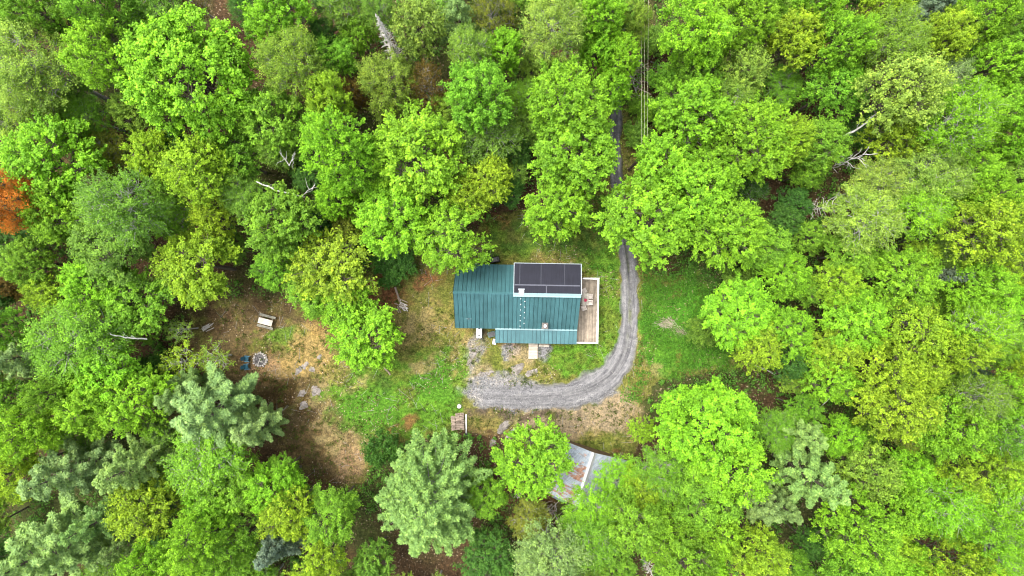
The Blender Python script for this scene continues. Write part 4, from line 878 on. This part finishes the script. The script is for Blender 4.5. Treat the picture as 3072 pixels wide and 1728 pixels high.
HUE = {'l': ((152, 212, 56), 'lime green'), 'y': ((168, 208, 58), 'yellow green'), 'g': ((138, 194, 60), 'bright green'), 'm': ((140, 188, 74), 'mid green'), 'd': ((90, 140, 58), 'dark green'), 'p': ((166, 204, 88), 'pale green'),
       'o': ((150, 166, 62), 'olive'), 'k': ((120, 104, 46), 'brownish'), 'r': ((232, 152, 62), 'orange'), 'n': ((160, 198, 120), 'grey green'), 'v': ((168, 206, 132), 'silvery green'), 'b': ((142, 170, 140), 'bluish grey'), 'w': ((164, 206, 118), 'pale grey green'), 'u': ((150, 190, 70), 'olive green'), 'z': ((150, 145, 138), 'grey')}
KL = 0.64
# photograph x, y of the crown's middle, its radius there, sort, hue [, height]
TREES = """
585 235 195 G l 18|120 205 120 B p|342 185 92 M l|130 50 85 M g|330 40 88 M g|490 40 70 B m|238 95 48 O k 7|592 10 48 O k 8|25 90 55 Y y|80 350 95 B u 11|220 410 62 M g 8|185 500 130 U l 13|215 650 100 U l 13|470 470 70 M y|610 520 92 Y y|715 480 80 M g 11|320 460 66 B o 7|
855 75 95 U l|880 205 88 B u|1010 178 66 M g 10|1045 35 60 B m|1080 112 48 M g 9|1150 50 52 B m|1257 85 74 Y p|1380 65 78 P n|1480 55 70 O o 12|1170 265 95 O u 13|1285 270 68 O k 11|1060 285 50 O k 8|1415 175 64 B m|1510 165 66 U l|1445 305 95 M g|1465 410 90 B m 11|1000 310 72 U y|845 370 95 U g|1035 470 105 U l|850 440 58 B m 10|1270 470 138 U l 15|1465 545 68 Y y 11|1525 575 50 M d 6|
1660 90 95 B p|1775 75 80 U l|1890 85 62 O u 12|1790 170 62 U l 12|1700 325 118 U l 15|1725 470 128 U l 15|1832 285 58 U l 11|1852 195 60 U l 12|1868 60 55 M m 11|1965 130 44 H m 3|1990 245 46 H g 3|1925 330 40 H g 2.6|1905 405 38 H m 2.6|1988 345 44 H g 3.2|2080 110 108 M l|2090 205 78 M g 11|2220 80 90 U l|2215 225 75 Y p 12|2070 345 115 U l 14|2250 430 118 U l 15|1975 515 98 U l 13|2125 530 92 M l 13|2190 305 70 B m 11|
2370 135 92 U y|2490 145 85 U l|2435 30 75 M l|2650 145 95 B u|2640 25 60 Y y|2780 35 76 P b|2805 125 85 U y|2930 60 75 M l|3040 25 70 P n|3040 120 70 M g|2955 215 76 U l|2815 240 62 B n 11|2500 270 86 M g 12|2680 290 105 Y p|2830 375 100 B l|2940 340 85 M l|3045 270 70 M m|2455 440 78 M g 12|2770 520 100 B p|2880 530 75 M l|3035 430 75 M l|3050 540 70 M m|2665 420 80 Y y 12|2335 440 75 U y|2620 560 80 B p 12|
62 605 96 O r 18|400 630 100 B m|655 650 60 Y y 11|100 790 70 M g 11|40 740 60 M d 8|600 800 115 M y 12|350 760 106 M m 13|300 850 85 M l 12|425 900 96 M g 10|420 965 60 M g 8|55 850 56 O k 9|180 885 60 Y y 10|250 1020 128 B g 13|75 1070 90 P v|20 985 60 M g|330 1135 98 M l 12|545 990 34 T p 6|550 1085 52 T y 7|650 1075 48 T u 6|470 1110 54 H d 4|
860 670 116 U g 14|1015 605 60 U l 12|1045 680 46 Y o 8|1190 660 112 M l 13|1360 715 108 M l 12|1000 800 112 Y y 11|950 880 76 M g 9|1100 1000 105 U l 10|1035 905 80 Y l 9|1140 1065 42 U l 6|1180 795 64 H d 2.6|1400 600 60 Y y 11|830 810 62 M g 9|745 590 70 B m 11|
1670 630 96 U l 12|1930 665 146 U l 14|2055 610 112 U l 14|2170 700 112 U l 13|2205 945 104 M l 10|2105 990 50 H m 4|2270 1040 70 Y y 10|2280 735 75 M g 10|2215 855 54 H m 4|
2345 825 70 M l 10|2495 860 70 M y 11|2410 870 50 M g 9|2570 660 100 B p 13|2735 620 95 B l 13|2545 765 76 M g 10|2910 700 100 Y y|2940 600 80 M l|3040 690 80 M m|2740 770 50 M y 10|2690 835 100 M l 12|2825 830 62 S b 11|2915 860 80 M l|2990 905 76 M l|3020 840 60 Y y|2550 965 100 M l 12|2350 1000 80 M l 10|2725 1000 96 Y y 13|2895 985 80 B l|3000 1035 60 B g|2490 1065 80 M y 11|2860 1045 66 M y|2900 1095 26 S b 7|2970 1130 26 S b 7|2640 1115 86 Y y|2745 1110 70 M y|2480 1125 80 M l 11|2830 1130 60 M g 10|3045 1090 60 M y|
190 1175 60 M g|280 1205 90 M l 13|430 1205 90 M l 12|100 1285 85 M l|50 1410 85 M y|640 1235 160 P v 15|765 1282 84 P v 12|545 1185 78 P n 12|200 1420 112 P v|410 1395 100 P w 15|160 1640 150 P v 17|300 1560 80 P n 14|390 1620 52 P n 12|640 1370 110 B g 12|700 1460 90 M g 11|450 1520 86 Y y 12|640 1510 75 M l 11|610 1610 80 M l|470 1685 75 M l|700 1640 75 M g|25 1650 52 M d|
1155 1340 55 H d 4.5|1285 1500 205 W w 17|830 1460 80 M l 11|1005 1530 80 M g 12|870 1530 75 M y 12|835 1630 80 S b 13|965 1670 70 M y|850 1410 50 M g 8|1465 1480 56 M g 10|1465 1670 75 M d 9|
1600 1375 112 U l 11|2115 1272 158 G l 15|2185 1400 118 M l 14|2110 1475 108 M g 13|1985 1405 80 B g 11|1920 1460 60 Y y 10|1925 1285 38 M y 7|1785 1530 84 B l 11|1862 1438 72 B l 8|2265 1500 92 P n 14|1770 1600 88 B g 12|1655 1680 106 W w 14|1895 1555 85 M g|1995 1590 85 M l|2045 1670 85 M g|2145 1590 75 M l|2255 1645 85 U y|2110 1705 80 M l|1590 1550 56 B o 6|
2440 1440 112 P w 16|2400 1300 76 P w 13|2335 1510 70 P n 13|2405 1225 50 M g 9|2495 1305 65 M l 12|2580 1400 86 Y u 13|2700 1400 70 M l|2660 1210 95 M y|2825 1275 108 M l 15|2700 1275 60 B o|2940 1250 60 Y y|3030 1280 85 B g|2960 1410 76 M y|2850 1450 70 Y y|2805 1510 90 B l|2700 1510 90 U l|2545 1560 108 U l|3000 1520 108 B l|2940 1625 90 B l|2810 1575 52 M g|2660 1620 60 Y y|2540 1680 85 M g|2840 1670 85 M y|2720 1690 76 M l|2365 1700 60 M g|3040 1690 72 Y y|2895 1190 70 B u|3000 1185 66 M l|
1168 126 52 D z 16|2515 493 46 E z 13|1667 255 40 E z 9|2060 430 46 E z 9|2450 625 50 E z 10|1940 1690 36 E z 7
"""
# named one by one where their look singles them out; the others are told by what they stand next to
OWN = {(585, 235): 'great domed lime broadleaf, densest crown north-west of the house', (62, 605): 'orange leaved tree at the west edge of the wood', (1168, 126): 'grey dead spruce poking out of the wood above the yellow conifer',
       (1170, 265): 'round yellow olive conifer just below the grey dead spruce', (1285, 270): 'brownish thinning conifer touching the round yellow olive conifer', (1285, 1500): 'huge pale grey green tree south of the bright lawn',
       (2115, 1272): 'great domed lime broadleaf beside the bare tan end of the drive', (1360, 715): 'lime broadleaf overhanging the north-west corner of the teal roof', (1600, 1375): 'lime broadleaf leaning over the rusty slope of the shed',
       (1100, 1000): 'lime broadleaf drooping over the lawn between the camp and house', (1930, 665): 'large lime broadleaf overhanging the driveway east of the dormer', (1670, 630): 'lime broadleaf hanging over the grass north of the dormer',
       (250, 1020): 'wide bright green tree with white limbs west of the stick pile', (640, 1235): 'silvery pine spreading below the fire ring', (2825, 830): 'bluish grey spruce with pointed tip among the eastern trees', (835, 1630): 'bluish grey spruce at the bottom edge beside the huge pale tree',
       (2205, 945): 'lime broadleaf standing at the edge of the green bank east of the drive', (2105, 990): 'round grey green shrub in front of the tree on the green bank', (1180, 795): 'low dark green shrub on red soil between lime trees west of the roof',
       (1155, 1340): 'dark green shrub between the bright lawn and huge pale tree', (545, 990): 'thin pale sapling beside the stick pile', (550, 1085): 'yellow green sapling on brown soil west of the teal chairs', (650, 1075): 'leaning olive green sapling just west of the fire ring',
       (600, 800): 'yellow green broadleaf over the top edge of the camp clearing', (2515, 493): 'pale dead tree with tangled bare limbs in the eastern wood', (1667, 255): 'small bare dead tree in a dark gap above the lime trees', (2060, 430): 'bare twiggy dead tree east of the drive among lime crowns',
       (2450, 625): 'bare dead tree with white twigs beside a pale fine-leaved tree', (1940, 1690): 'pale dead stub in a dark gap at the bottom edge', (1380, 65): 'round grey green pine at the top edge north of the house', (1890, 85): 'drooping olive green conifer beside the power lines'}
LAND = [('the dormer roof', 1640, 830), ('the deck', 1770, 930), ('the shed', 1770, 1400), ('the fire ring', 781, 1079), ('the picnic table', 796, 965), ('the grey dead spruce', 1168, 126), ('the orange tree', 62, 605), ('the north-west dome', 585, 235),
        ('the drive-end dome', 2110, 1255), ('the huge pale tree', 1285, 1500), ('the power-line log heap', 1908, 225), ('the pointed blue spruce', 2825, 830), ('the silvery pine', 640, 1235), ('the tangled dead tree', 2515, 493), ('the firewood stack', 1374, 1262),
        ('the bottom-edge spruce', 835, 1630), ('the stick pile', 624, 980), ('the straw heap', 2000, 972), ('the yellow olive conifer', 1170, 265), ('the top left corner', 0, 0), ('the top right corner', 3072, 0), ('the bottom left corner', 0, 1728), ('the bottom right corner', 3072, 1728),
        ('the top-edge pine', 1380, 65), ('the drive bend', 1880, 1130)]
DIRS = ['right', 'lower right', 'below', 'lower left', 'left', 'upper left', 'above', 'upper right']
ORD = ['nearest', 'second', 'third', 'fourth', 'fifth', 'sixth', 'seventh', 'eighth', 'ninth', 'tenth', 'eleventh', 'twelfth', 'thirteenth', 'fourteenth', 'fifteenth', 'sixteenth', 'seventeenth', 'eighteenth', 'nineteenth', 'twentieth'] + ['farthest'] * 400
rows = []
for s in TREES.replace('\n', '').split('|'):
    p = s.split()
    if len(p) >= 5: rows.append((float(p[0]), float(p[1]), float(p[2]), p[3], p[4], float(p[5]) if len(p) > 5 else None))
# younger trees that close the gaps between the crowns
rgF = np.random.default_rng(77); CLP = [(x * F / H + 1536, 864 - y * F / H) for x, y in CLEAR]; cand = []
for gy_ in range(-30, 1770, 46):
    for gx_ in range(-30, 3110, 46): cand.append((gx_ + rgF.uniform(-18, 18), gy_ + rgF.uniform(-18, 18)))
cand = [cand[k] for k in rgF.permutation(len(cand))]; nfill = 0
for fx_, fy_ in cand:
    if nfill >= 105: break
    d_ = min(math.hypot(fx_ - r_[0], fy_ - r_[1]) / r_[2] for r_ in rows if r_[3] not in 'DE')
    near = any(in_poly(np.array(fx_ + ox), np.array(fy_ + oy), CLP) for ox in (-75, 0, 75) for oy in (-75, 0, 75))
    if d_ < .95 or near or (1840 < fx_ < 2020 and fy_ < 420) or (1500 < fx_ < 1900 and 1280 < fy_ < 1600): continue
    rows.append((round(fx_), round(fy_), float(rgF.uniform(46, 62)), rgF.choice(['M', 'M', 'B', 'U']), rgF.choice(['m', 'g', 'd', 'g', 'u']), float(rgF.uniform(6, 9)))); nfill += 1
def locate(i):
    """what the tree stands next to: its rank among the trees seen in one direction from a landmark"""
    x, y = rows[i][:2]; best = None
    for nm, lx, ly in LAND:
        dx, dy = x - lx, y - ly; d = math.hypot(dx, dy)
        if d < 45: continue
        k = int(((math.degrees(math.atan2(dy, dx)) + 22.5) % 360) // 45)
        rank = 0
        for j, r_ in enumerate(rows):
            if j == i: continue
            ex, ey = r_[0] - lx, r_[1] - ly; e = math.hypot(ex, ey)
            if e < d and e >= 45 and int(((math.degrees(math.atan2(ey, ex)) + 22.5) % 360) // 45) == k: rank += 1
        sc = rank * 260 + d + (250 if 'corner' in nm else 0)
        if rank < len(ORD) and (best is None or sc < best[0]): best = (sc, rank, DIRS[k], nm)
    _, rank, dr, nm = best
    return f'{ORD[rank]} tree {dr + " of" if dr not in ("above", "below") else dr} {nm}'
first = {}; rgT = np.random.default_rng(2024)
for i, (px, py, rp_, sort, hue, ht) in enumerate(rows):
    vs = PROTO[sort]; tk, cr, Rc, Ht, cz = vs[i % len(vs)] if sort != 'W' else vs[0 if rp_ > 150 else 1]
    h = ht or float(np.clip(8.0 + rp_ * .075, 9, 18)) * rgT.uniform(.86, 1.18)
    zc = cz / Ht * h; X, Y = G(px, py, zc); rad = rp_ * (H - zc) / F * (0.94 if 560 < px < 2280 and 560 < py < 1420 else 0.99 if px < 2000 else 0.92)
    name, noun = SORT[sort]; hname = HUE[hue][1]
    noun_l = noun if sort in 'DE' else f'{hname} {noun}'
    label = OWN.get((int(px), int(py))) or f'{noun_l}, {locate(i)}'
    t = thing(name, label, CATS.get(sort, 'tree'), (X, Y, float(ground_z(np.array(X), np.array(Y))) - .05), rgT.uniform(0, 6.283), 'trees of the surrounding wood' if sort not in 'HT' else 'shrubs and saplings round the clearing')
    t.scale = (rad / Rc, rad / Rc, h / Ht)
    a = obj('trunk', tk, None, t); c = obj('crown' if sort not in 'DE' else 'branches', cr, None, t)
    col = np.array(lin(*HUE[hue][0])) * KL * (1.08 if sort == 'P' else 1.0) * rgT.uniform(.95, 1.05, 3) * rgT.uniform(.9, 1.1)
    c.color = (*col, 1); a.color = (1, 1, 1, 1)

# fallen and leaning poles on the east side
for (pts, r_, lab) in (([(2232, 1084, .5), (2304, 1112, 1.6), (2372, 1152, 2.2), (2427, 1200, 2.4)], .06, 'long pale fallen pole below the tree on the green bank'), ([(2534, 1152, 5.0), (2480, 1205, 3.2), (2435, 1247, 1.0)], .05, 'slender pale leaning trunk beyond the long fallen pole'),
                       ([(2505, 425, 7.5), (2560, 395, 8.6), (2630, 340, 10.2)], .17, 'thick grey bare trunk leaning out of the eastern wood'), ([(440, 1017, 8.0), (385, 1013, 9.5), (330, 1003, 10.6)], .10, 'white bare limb reaching west beside the stick pile'),
                       ([(365, 1045, 9), (270, 1050, 10.6), (165, 1058, 11.4)], .06, 'long white birch limb across the wide green tree'), ([(770, 545, 9.6), (850, 575, 10.2), (905, 590, 9.8), (945, 555, 10.6)], .07, 'crooked white bare limb above the bright green trees west of the house'),
                       ([(868, 497, 9.2), (838, 455, 10.4)], .06, 'forked white dead limb in the wood north-west of the roof, western prong'), ([(868, 497, 9.2), (885, 460, 10.4)], .05, 'forked white dead limb in the wood north-west of the roof, eastern prong')):
    P = [(*G(x, y, z), z) for x, y, z in pts]
    rg = np.random.default_rng(int(pts[0][0])); P = [np.array(p) for p in P]; fine_ = []
    for a_, b_ in zip(P, P[1:]):
        for k in range(5):
            q_ = a_ + (b_ - a_) * rg.uniform(.15, 1); d_ = unit((b_ - a_) / np.linalg.norm(b_ - a_) + rg.normal(size=3) * .6) * rg.uniform(.4, 1.3); fine_.append((curve(q_, q_ + d_, rg, .04, 4, .08), [.022, .017, .012, .006]))
    PP = np.concatenate([curve(a_, b_, rg, 0, 5, .025)[:-1] for a_, b_ in zip(P, P[1:])] + [P[-1][None]])
    li_ = thing('bare_limb', lab, 'bare limb', tuple(P[0]))
    for nm_, ln_, mt_ in (('limb', [(PP - P[0], np.linspace(r_ * .8, r_ * .3, len(PP)))], 'bark_birch'), ('twigs', [(np.array(p_) - P[0], q_) for p_, q_ in fine_], 'bark_birch')): obj(nm_, tubes(nm_, ln_, M[mt_], 6), None, li_)

# ------------------------------------------------------------------ what nobody could count: undergrowth, grass, litter, loose stones
def scatter(n, seed, box, keep):
    rg = np.random.default_rng(seed); x = rg.uniform(box[0], box[1], n); y = rg.uniform(box[2], box[3], n); k = keep(x, y, rg); return x[k], y[k], rg
def in_house(x, y): return ((np.abs(x - .5) < 6.0) & (y < 2.1) & (y > -5.2)) | ((x > 6) & (x < 9) & (y < 1.2) & (y > -5.5))
def mass(name, label, C, N, size, aspect, rg, colour, tint, mat, warm=None):
    V, q = leaf_cloud(C, N, size, aspect, rg); me = mesh_np(name, V, q, attrs={'tint': tint, 'warm': warm if warm is not None else np.zeros(len(C))})
    o = obj(name, me, M[mat]); o.color = (*colour, 1); return tag(o, label, None, kind='stuff')
FB = (-56, 56, -32, 32)
# undergrowth in clumps beneath the trees
x, y, rg = scatter(11000, 1, FB, lambda x, y, g: ~in_poly(x, y, CLEAR) & ~on_drive(x, y, .5) & (vnoise(x, y, .16, 3) > .40) & ~in_house(x, y) & ~((np.abs(x - 7.2) < 5) & (np.abs(y + 19) < 4.5)))
nl = 26; hh = rg.uniform(.3, 1.9, len(x)) * rg.uniform(.6, 1.6, len(x)); C = np.repeat(np.stack([x, y, hh * .6], 1), nl, 0); dd = unit(rg.normal(size=C.shape) + np.array([0, 0, .6])); C = C + dd * rg.uniform(.2, 1, (len(C), 1)) * np.repeat(hh, nl)[:, None] * np.array([.55, .55, .5]); C[:, 2] += ground_z(C[:, 0], C[:, 1])
mass('undergrowth', 'green undergrowth between the trunks', C, dd + np.array([0, 0, .7]), np.full(len(C), .19), .75, rg, np.array(lin(106, 160, 60)) * KL, np.clip(rg.normal(.5, .2, len(C)), 0, 1), 'leaf', np.clip(rg.normal(.1, .2, len(C)), 0, 1))
# leaf litter
x, y, rg = scatter(60000, 2, (-46, 44, -31, 31), lambda x, y, g: ((~in_poly(x, y, CLEAR)) | (vnoise(x, y, .3, 3) + (x < -14) * .12 > .56)) & ~on_drive(x, y) & ~in_house(x, y))
C = np.stack([x, y, ground_z(x, y) + .03], 1); mass('leaf_litter', 'brown dead leaves scattered on the ground', C, rg.normal(size=C.shape) * .35 + np.array([0, 0, 1]), np.full(len(x), .15), .6, rg, np.array(lin(138, 104, 72)) * K, rg.uniform(0, 1, len(x)), 'litter')
# grass: colour follows the ground it grows on
def grassy(name, label, covs, n, seed, hue, size, hgt):
    box = (-32, 24, -22, 14); x, y, rg = scatter(n, seed, box, lambda x, y, g: in_poly(x, y, CLEAR) & ~on_drive(x, y, -.12) & ~in_house(x, y))
    c = cover_colour(x, y); ratio = c[:, 1] / np.maximum(c[:, 0], 1e-4); lo_, hi_ = covs; k = (ratio > lo_) & (ratio <= hi_)
    x, y = x[k], y[k]; C = np.stack([x, y, ground_z(x, y) + hgt * .5], 1)
    mass(name, label, C, rg.normal(size=C.shape) * .7 + np.array([0, 0, .8]), np.full(len(x), size), .4, rg, np.array(lin(*hue)) * K, np.clip(rg.normal(.48, .22, len(x)), 0, 1), 'leaf', np.clip(rg.normal(.1, .25, len(x)), 0, 1))
grassy('lawn_grass', 'lush green grass of the lawn and bank', (1.7, 99), 70000, 3, (112, 164, 50), .13, .08)
grassy('mown_grass', 'mown olive green grass round the house', (1.1, 1.7), 60000, 4, (126, 142, 62), .11, .06)
grassy('dry_grass', 'dry tan grass stalks on the thin soil', (.80, 1.1), 45000, 5, (168, 146, 92), .11, .05)
# taller tufts and fallen twigs
x, y, rg = scatter(9000, 9, (-31, 24, -22, 14), lambda x, y, g: in_poly(x, y, CLEAR) & ~on_drive(x, y, -.02) & ~in_house(x, y) & (vnoise(x, y, .7, 4) > .46)); x, y = x[:4200], y[:4200]
C = np.repeat(np.stack([x, y, x * 0], 1), 10, 0) + rg.normal(size=(len(x) * 10, 3)) * np.array([.10, .10, 0]); C[:, 2] = ground_z(C[:, 0], C[:, 1]) + rg.uniform(.05, .22, len(C))
mass('grass_tufts', 'taller tufts of grass and weeds over the yard', C, rg.normal(size=C.shape) * .7 + np.array([0, 0, .6]), np.full(len(C), .2), .25, rg, np.array(lin(122, 146, 62)) * K, np.clip(np.repeat(rg.normal(.45, .28, len(x)), 10), 0, 1), 'leaf', np.clip(rg.normal(.2, .3, len(C)), 0, 1))
x, y, rg = scatter(1500, 10, (-31, 14, -22, 8), lambda x, y, g: in_poly(x, y, CLEAR) & ~in_house(x, y) & (vnoise(x, y, .35, 3) > .5)); tl = []
for q_ in range(min(len(x), 420)):
    a_ = rg.uniform(0, 6.28); L_ = rg.uniform(.15, .6); p_ = np.array([x[q_], y[q_], float(ground_z(x[q_], y[q_])) + .03]); d_ = np.array([math.cos(a_), math.sin(a_), .02]) * L_; tl.append((np.stack([p_ - d_, p_ + rg.normal(size=3) * .02, p_ + d_]), [.016, .013, .008]))
tag(obj('fallen_twigs', tubes('fallen_twigs', tl, M['bark_grey'], 4)), 'small twigs fallen on the yard', None, kind='stuff')
# broad-leaved weeds on the bank east of the drive and behind the house
x, y, rg = scatter(2600, 6, (8, 24, -12, 10), lambda x, y, g: in_poly(x, y, CLEAR) & ~on_drive(x, y, .15) & ~in_house(x, y) & (vnoise(x, y, .35, 3) > .38) & ((x > 11.5) | (y > 2)))
C = np.repeat(np.stack([x, y, x * 0], 1), 14, 0) + rg.normal(size=(len(x) * 14, 3)) * np.array([.17, .17, 0]); C[:, 2] = ground_z(C[:, 0], C[:, 1]) + rg.uniform(.05, .4, len(C))
mass('weeds', 'broad-leaved green weeds on the bank', C, rg.normal(size=C.shape) * .5 + np.array([0, 0, 1]), np.full(len(C), .13), .7, rg, np.array(lin(100, 158, 50)) * KL, np.clip(rg.normal(.5, .22, len(C)), 0, 1), 'leaf')
# gravel: small angular stones
x, y, rg = scatter(60000, 7, (-8, 14, -17, 4), lambda x, y, g: (lambda c: (c[:, 2] > c[:, 0] * .68) & (c.sum(1) > .22))(cover_colour(x, y)) & ~in_house(x, y))
x, y = x[:16000], y[:16000]; n = len(x); base = np.array([[1, 0, 0], [-1, 0, 0], [0, 1, 0], [0, -1, 0], [0, 0, .7], [0, 0, -.5]], float)
V = base[None] * rg.uniform(.6, 1.3, (n, 6, 1)) * (rg.uniform(.018, .05, n) * np.where(rg.uniform(size=n) < .04, 2, 1))[:, None, None]; V = V + np.stack([x, y, ground_z(x, y) + .035], 1)[:, None]
T = np.array([[0, 2, 4], [2, 1, 4], [1, 3, 4], [3, 0, 4], [2, 0, 5], [1, 2, 5], [3, 1, 5], [0, 3, 5]]); tr_ = (T[None] + np.arange(n)[:, None, None] * 6).reshape(-1, 3)
gv = obj('gravel', mesh_np('gravel', V.reshape(-1, 3), None, tr_, attrs={'tint': np.repeat(rg.uniform(0, 1, n), 8)}), M['tinted']); gv.color = (*(np.array(lin(172, 171, 174)) * K), 1); tag(gv, 'loose grey stones of the parking patch', None, kind='stuff')
